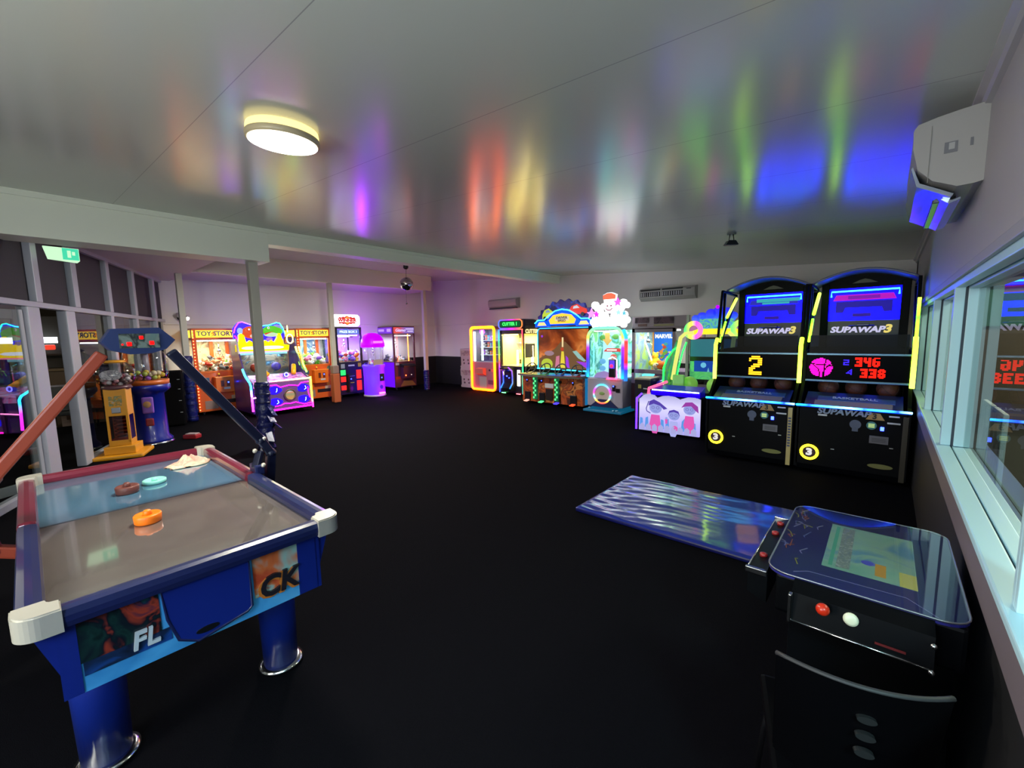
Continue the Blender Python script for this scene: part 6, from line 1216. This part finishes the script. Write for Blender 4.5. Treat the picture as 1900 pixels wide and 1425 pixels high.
def gum(world, n, cx, cy_, r0, z0, r, cols, label, grp, seed, up=.1):
    rnd = random.Random(seed); M = Matrix.Translation(world.location) @ world.rotation_euler.to_matrix().to_4x4(); put = []
    for i in range(n):
        cn, m = cols[rnd.randrange(len(cols))]; best = None
        for _ in range(20):
            a = rnd.uniform(0, 2*PI); q = r0*math.sqrt(rnd.random()); x, y = cx+q*math.cos(a), cy_+q*math.sin(a); z = z0+r+.35*q*q/r0
            for (A, B_, C_) in put:
                d2 = (A-x)**2+(B_-y)**2
                if d2 < 4*r*r: z = max(z, C_+math.sqrt(4*r*r-d2))
            if best is None or z < best[0]: best = (z, x, y)
        z, x, y = best; put.append((x, y, z))
        key = ('gum', m.name, r)
        if key not in PLUSH:
            k = B(); k.ball((0, 0, 0), r, m, 14); t = k.build('t'); COL.objects.unlink(t); PLUSH[key] = t.data; bpy.data.objects.remove(t)
        o = bpy.data.objects.new('toy_ball', PLUSH[key]); COL.objects.link(o); o.matrix_world = M @ Matrix.Translation((x, y, z)); o['label'] = '%s ball %s' % (cn, label); o['category'] = 'ball'; o['group'] = grp
GC1 = [('dark', mat('ball_dark', '5a4448', .4)), ('grey', mat('ball_grey', 'a89ca0', .4)), ('maroon', mat('ball_maroon', '84404a', .4)), ('white', mat('ball_white', 'd0c8cc', .4)), ('pink', mat('ball_rose', 'b88088', .4))]
gum(T, 46, 0, 0, .14, .975, .028, GC1, 'in the clear globe of the yellow gumball machine', 'balls in the yellow gumball machine', 51)
T = thing('capsule_toy_machine', 'blue drum capsule machine with a clear dome behind the yellow gumball machine', 'capsule machine', (-8.68, 1.22, 0), math.radians(68))
BM = mat('cobalt_machine', '0a1a80', .35, coat=.3)
k = B(); k.lathe([(.24, .02), (.25, .06), (.2, .12), (.19, .78), (.24, .82), (.28, .86), (.28, .92), (.26, .94)], (0, 0, 0), BM, 36); k.build('drum', T)
k = B(); k.lathe([(.26, .0), (.27, .01), (.22, .04)], (0, 0, 0), CHROME, 36); k.build('base_ring', T)
k = B(); k.lathe([(.27, .93), (.275, 1.0), (.26, 1.0)], (0, 0, 0), mat('orange_ring', 'b85a20', .4), 36); k.build('ring', T)
k = B(); k.lathe([(.26, .99), (.28, 1.1), (.285, 1.3), (.25, 1.42), (.16, 1.47)], (0, 0, 0), GL, 36); k.build('dome', T)
k = B(); k.lathe([(.17, 1.46), (.2, 1.475), (.14, 1.52), (.001, 1.53)], (0, 0, 0), BM, 30); k.build('lid', T)
k = B(); k.box(-.04, .1, -.25, -.2, .5, .75, mat('violet_mech', '7a50b0', .35), .02); k.disc((.03, -.25, .64), .05, .02, CHROME, 'y', 20, Matrix.Translation((0, -.01, 0))); k.box(-.02, .08, -.235, -.19, .3, .42, mat('maroon_chute', '7a1c28', .4), .02); k.build('coin_mechanism', T)
k = B(); k.tube([(.0, 0, .95), (.0, 0, 1.45)], .05, mat('centre_column', '8a8090', .4)); k.build('centre_column', T)
GC2 = [('yellow', mat('ball_yellow', 'c8b040', .4)), ('pink', mat('ball_pink', 'b87078', .4)), ('violet', mat('ball_violet', '9a60d0', .4)), ('cream', mat('ball_cream', 'd8c8a8', .4)), ('lime', mat('ball_lime', 'a0b050', .4))]
gum(T, 34, 0, 0, .2, .96, .038, GC2, 'in the clear dome of the blue capsule machine', 'balls in the blue capsule machine', 52)
k = B(); k.box(0, .22, 0, .14, .0, .07, mat('red_plastic', '8a1c24', .4), .02); k.box(.03, .2, .02, .12, .07, .085, mat('pale_strip2', '9a8a8a', .5), .005); o = k.build('red_box'); o.location = (-8.55, 1.56, 0); o.rotation_euler = (0, 0, .7); tag(o, 'small red box on the carpet behind the blue capsule machine', 'box')
T = thing('black_speaker_cabinet', 'plain black cabinet on the floor between the capsule machine and the padded post', 'cabinet', (-10.0, 1.50, 0), math.radians(75))
k = B(); k.box(0, .40, 0, .36, .02, 1.04, mat('matte_black', '040406', .9, spec=.1), .03); k.build('body', T)
k = B()
for z in (.26, .48, .70, .88): k.box(.33, .37, -.006, 0, z, z+.006, STICKER)
k.each('clip', T)
# ================================================================ BEYOND THE GLASS
DF = mat('dining_floor', '5c4a3e', .35, bump=.1, bs=4); 
GP = [(-22, -14), (-1.9, -14), (-1.9, -2.25), (-11.75, 1.93), (-12.2, 2.4), (-22, 2.4)]
b = B(); b.prism(GP, 'z', -.08, -.065, DF); o = struct(b, 'floor_dining')
b = B(); b.prism(GP, 'z', 2.86, 2.88, mat('dining_ceiling', '3a3632', .7)); struct(b, 'ceiling_dining')
b = B(); b.box(-22, -2.5, -14.1, -14, 0, 3.1, mat('dining_wall', '5a5248', .7)); struct(b, 'wall_dining_back')
b = B(); b.box(-22.1, -22, -14, 2.6, 0, 3.1, MC['dining_wall']); struct(b, 'wall_dining_side')
T = thing('service_counter', 'long counter with a glowing white strip above it, seen through the open glass door', 'counter', (-15.0, -.6, -.06), math.radians(90))
k = B(); k.box(-3, 3, -.3, .3, 0, 1.0, mat('counter_brown', '4a3a24', .5), .01); k.build('counter_front', T)
k = B(); k.box(-3.05, 3.05, -.35, .35, 1.0, 1.05, mat('counter_top', '6a5a40', .3), .01); k.build('worktop', T)
k = B(); k.box(-3.6, 1.15, .0, .1, 1.66, 1.8, glow('strip_white', (.85, .95, 1), 5)); k.build('light_strip', T)
k = B(); k.box(-3.6, 1.6, .3, .4, 1.06, 2.3, mat('bar_back', '2a2622', .6)); k.box(-3.5, 1.5, .05, .3, 1.36, 1.4, mat('bar_back')); k.build('bar_back', T)
k = B(); k.box(.92, 1.1, -.08, .08, 1.5, 1.62, glow('sign_dull_red', (.6, .04, .02), 1.5), .03); k.build('menu_light', T)
T0 = thing('dining_table', 'dark dining table with chairs around it, seen dimly through the glass door', 'table', (-11.4, .1, -.06), .3, 'dining tables beyond the glass')
DT = mat('dark_wood_table', '3a2a1c', .4)
k = B(); k.box(-.45, .45, -.4, .4, .72, .76, DT, .01); k.build('tabletop', T0)
for x in (-.38, .38):
    for y in (-.33, .33): k = B(); k.box(x-.03, x+.03, y-.03, y+.03, 0, .72, DT); k.build('leg', T0)
dup(T0, (-12.9, .2, -.06), .1, 'dark dining table farther back beyond the glass')
C0 = thing('dining_chair', 'dark dining chair by the nearer table beyond the glass', 'chair', (-10.6, .35, -.06), 1.4, 'dining chairs beyond the glass')
k = B(); k.box(-.2, .2, -.2, .2, .43, .47, MC['black_plastic'], .01); k.build('seat', C0)
k = B(); k.box(-.2, .2, .17, .2, .47, .9, MC['black_plastic'], .01); k.build('backrest', C0)
for x in (-.18, .18):
    for y in (-.18, .18): k = B(); k.box(x-.015, x+.015, y-.015, y+.015, 0, .43, MC['black_plastic']); k.build('leg', C0)
for x, y, r, l in ((-11.9, -.75, 3.0, 'dark dining chair at the far end of the nearer table'), (-11.2, .95, -.2, 'dark dining chair on the aisle side of the nearer table'), (-12.9, .95, -.1, 'dark dining chair at the farther table'), (-12.9, -.6, 3.2, 'dark dining chair behind the farther table')): dup(C0, (x, y, -.06), r, l)
for x, y, l in ((-10.5, -2.8, 'bright ceiling spot above the dining tables'), (-13.2, .45, 'small ceiling spot near the counter'), (-9.4, -6.0, 'ceiling spot deep in the dining room')):
    k = B(); k.lathe([(.06, -.0), (.055, -.03), (.001, -.035)], (0, 0, 0), glow('spot_white', (1, .9, .75), 12), 16); o = k.build('ceiling_spot'); o.location = (x, y, 2.86); tag(o, l, 'ceiling light', 'ceiling spots beyond the glass')
# street side
b = B(); b.box(XR+.13, 26, -12, 40, -.5, -.35, mat('asphalt', '4a4642', .9, bump=.3, bs=30)); struct(b, 'ground_street')
T = thing('neighbour_building', 'brown building with a teal painted band seen through the windows', 'building', (.8, 14, -.35), 0)
k = B(); k.box(0, 12, 0, 6, 0, 1.95, mat('brown_render', '7a6a5e', .8)); k.build('wall', T)
k = B(); k.box(-.05, 12.1, -.12, 6, 1.95, 2.8, mat('teal_fascia', '4a8a80', .7)); k.build('fascia', T)
k = B(); k.prism([(-.3, 2.8), (6.3, 2.8), (3, 3.2)], 'x', -.1, 12.2, mat('roof_grey', '4a4c4a', .8)); k.build('roof', T)
def tree(x, y, h, seed, label):
    T = thing('tree', label, 'tree', (x, y, -.4), 0, 'trees across the street'); rnd = random.Random(seed)
    k = B(); k.tube([(0, 0, 0), (.1, 0, h*.4), (0, .1, h*.7)], .15, mat('bark', '3a2e22', .9), 8); k.build('trunk', T)
    k = B(); LM = mat('leaf_olive', '5a6a2c', .8, var=.4, bs=6)
    for i in range(900):
        a = rnd.uniform(0, 2*PI); e = rnd.uniform(-.8, 1); r = h*.36*rnd.random()**.4; p = Vector((r*math.cos(a)*math.sqrt(max(0, 1-e*e)), r*math.sin(a)*math.sqrt(max(0, 1-e*e)), h*.72+r*e*.8))
        u = Vector((rnd.uniform(-1, 1), rnd.uniform(-1, 1), rnd.uniform(-1, 1))).normalized()*.16; v = u.cross(Vector((rnd.uniform(-1, 1), rnd.uniform(-1, 1), 1))).normalized()*.1
        k.add([tuple(p-u), tuple(p+v), tuple(p+u), tuple(p-v)], [(0, 1, 2, 3)], LM)
    k.build('crown', T)
tree(2.4, 24, 7.0, 1, 'leafy tree rising behind the brown building'); tree(9.5, 25, 8.0, 2, 'taller leafy tree behind the roof, farther from the windows')
for y, l in ((4.33, 'white framed notice board outside the second window, farther one'), (3.94, 'white framed notice board outside the second window, nearer one')):
    T = thing('notice_board', l, 'board', (.56, y, -.35), math.radians(-90), 'notice boards outside the window')
    k = B(); k.box(-.17, .17, -.012, .012, .86, 1.43, mat('white_frame', 'd8dce0', .5), .006); k.build('frame', T)
    k = B(); k.box(-.15, .15, -.016, -.012, .88, 1.41, picture('poster_pic', ('8a8c90', '303238', 'a8aab0', '44464c'), 6)); k.build('poster', T)
    k = B(); k.box(-.012, .012, -.012, .012, 0, .86, MC['white_frame']); k.box(-.12, .12, -.12, .12, 0, .02, MC['white_frame']); k.build('stand', T)
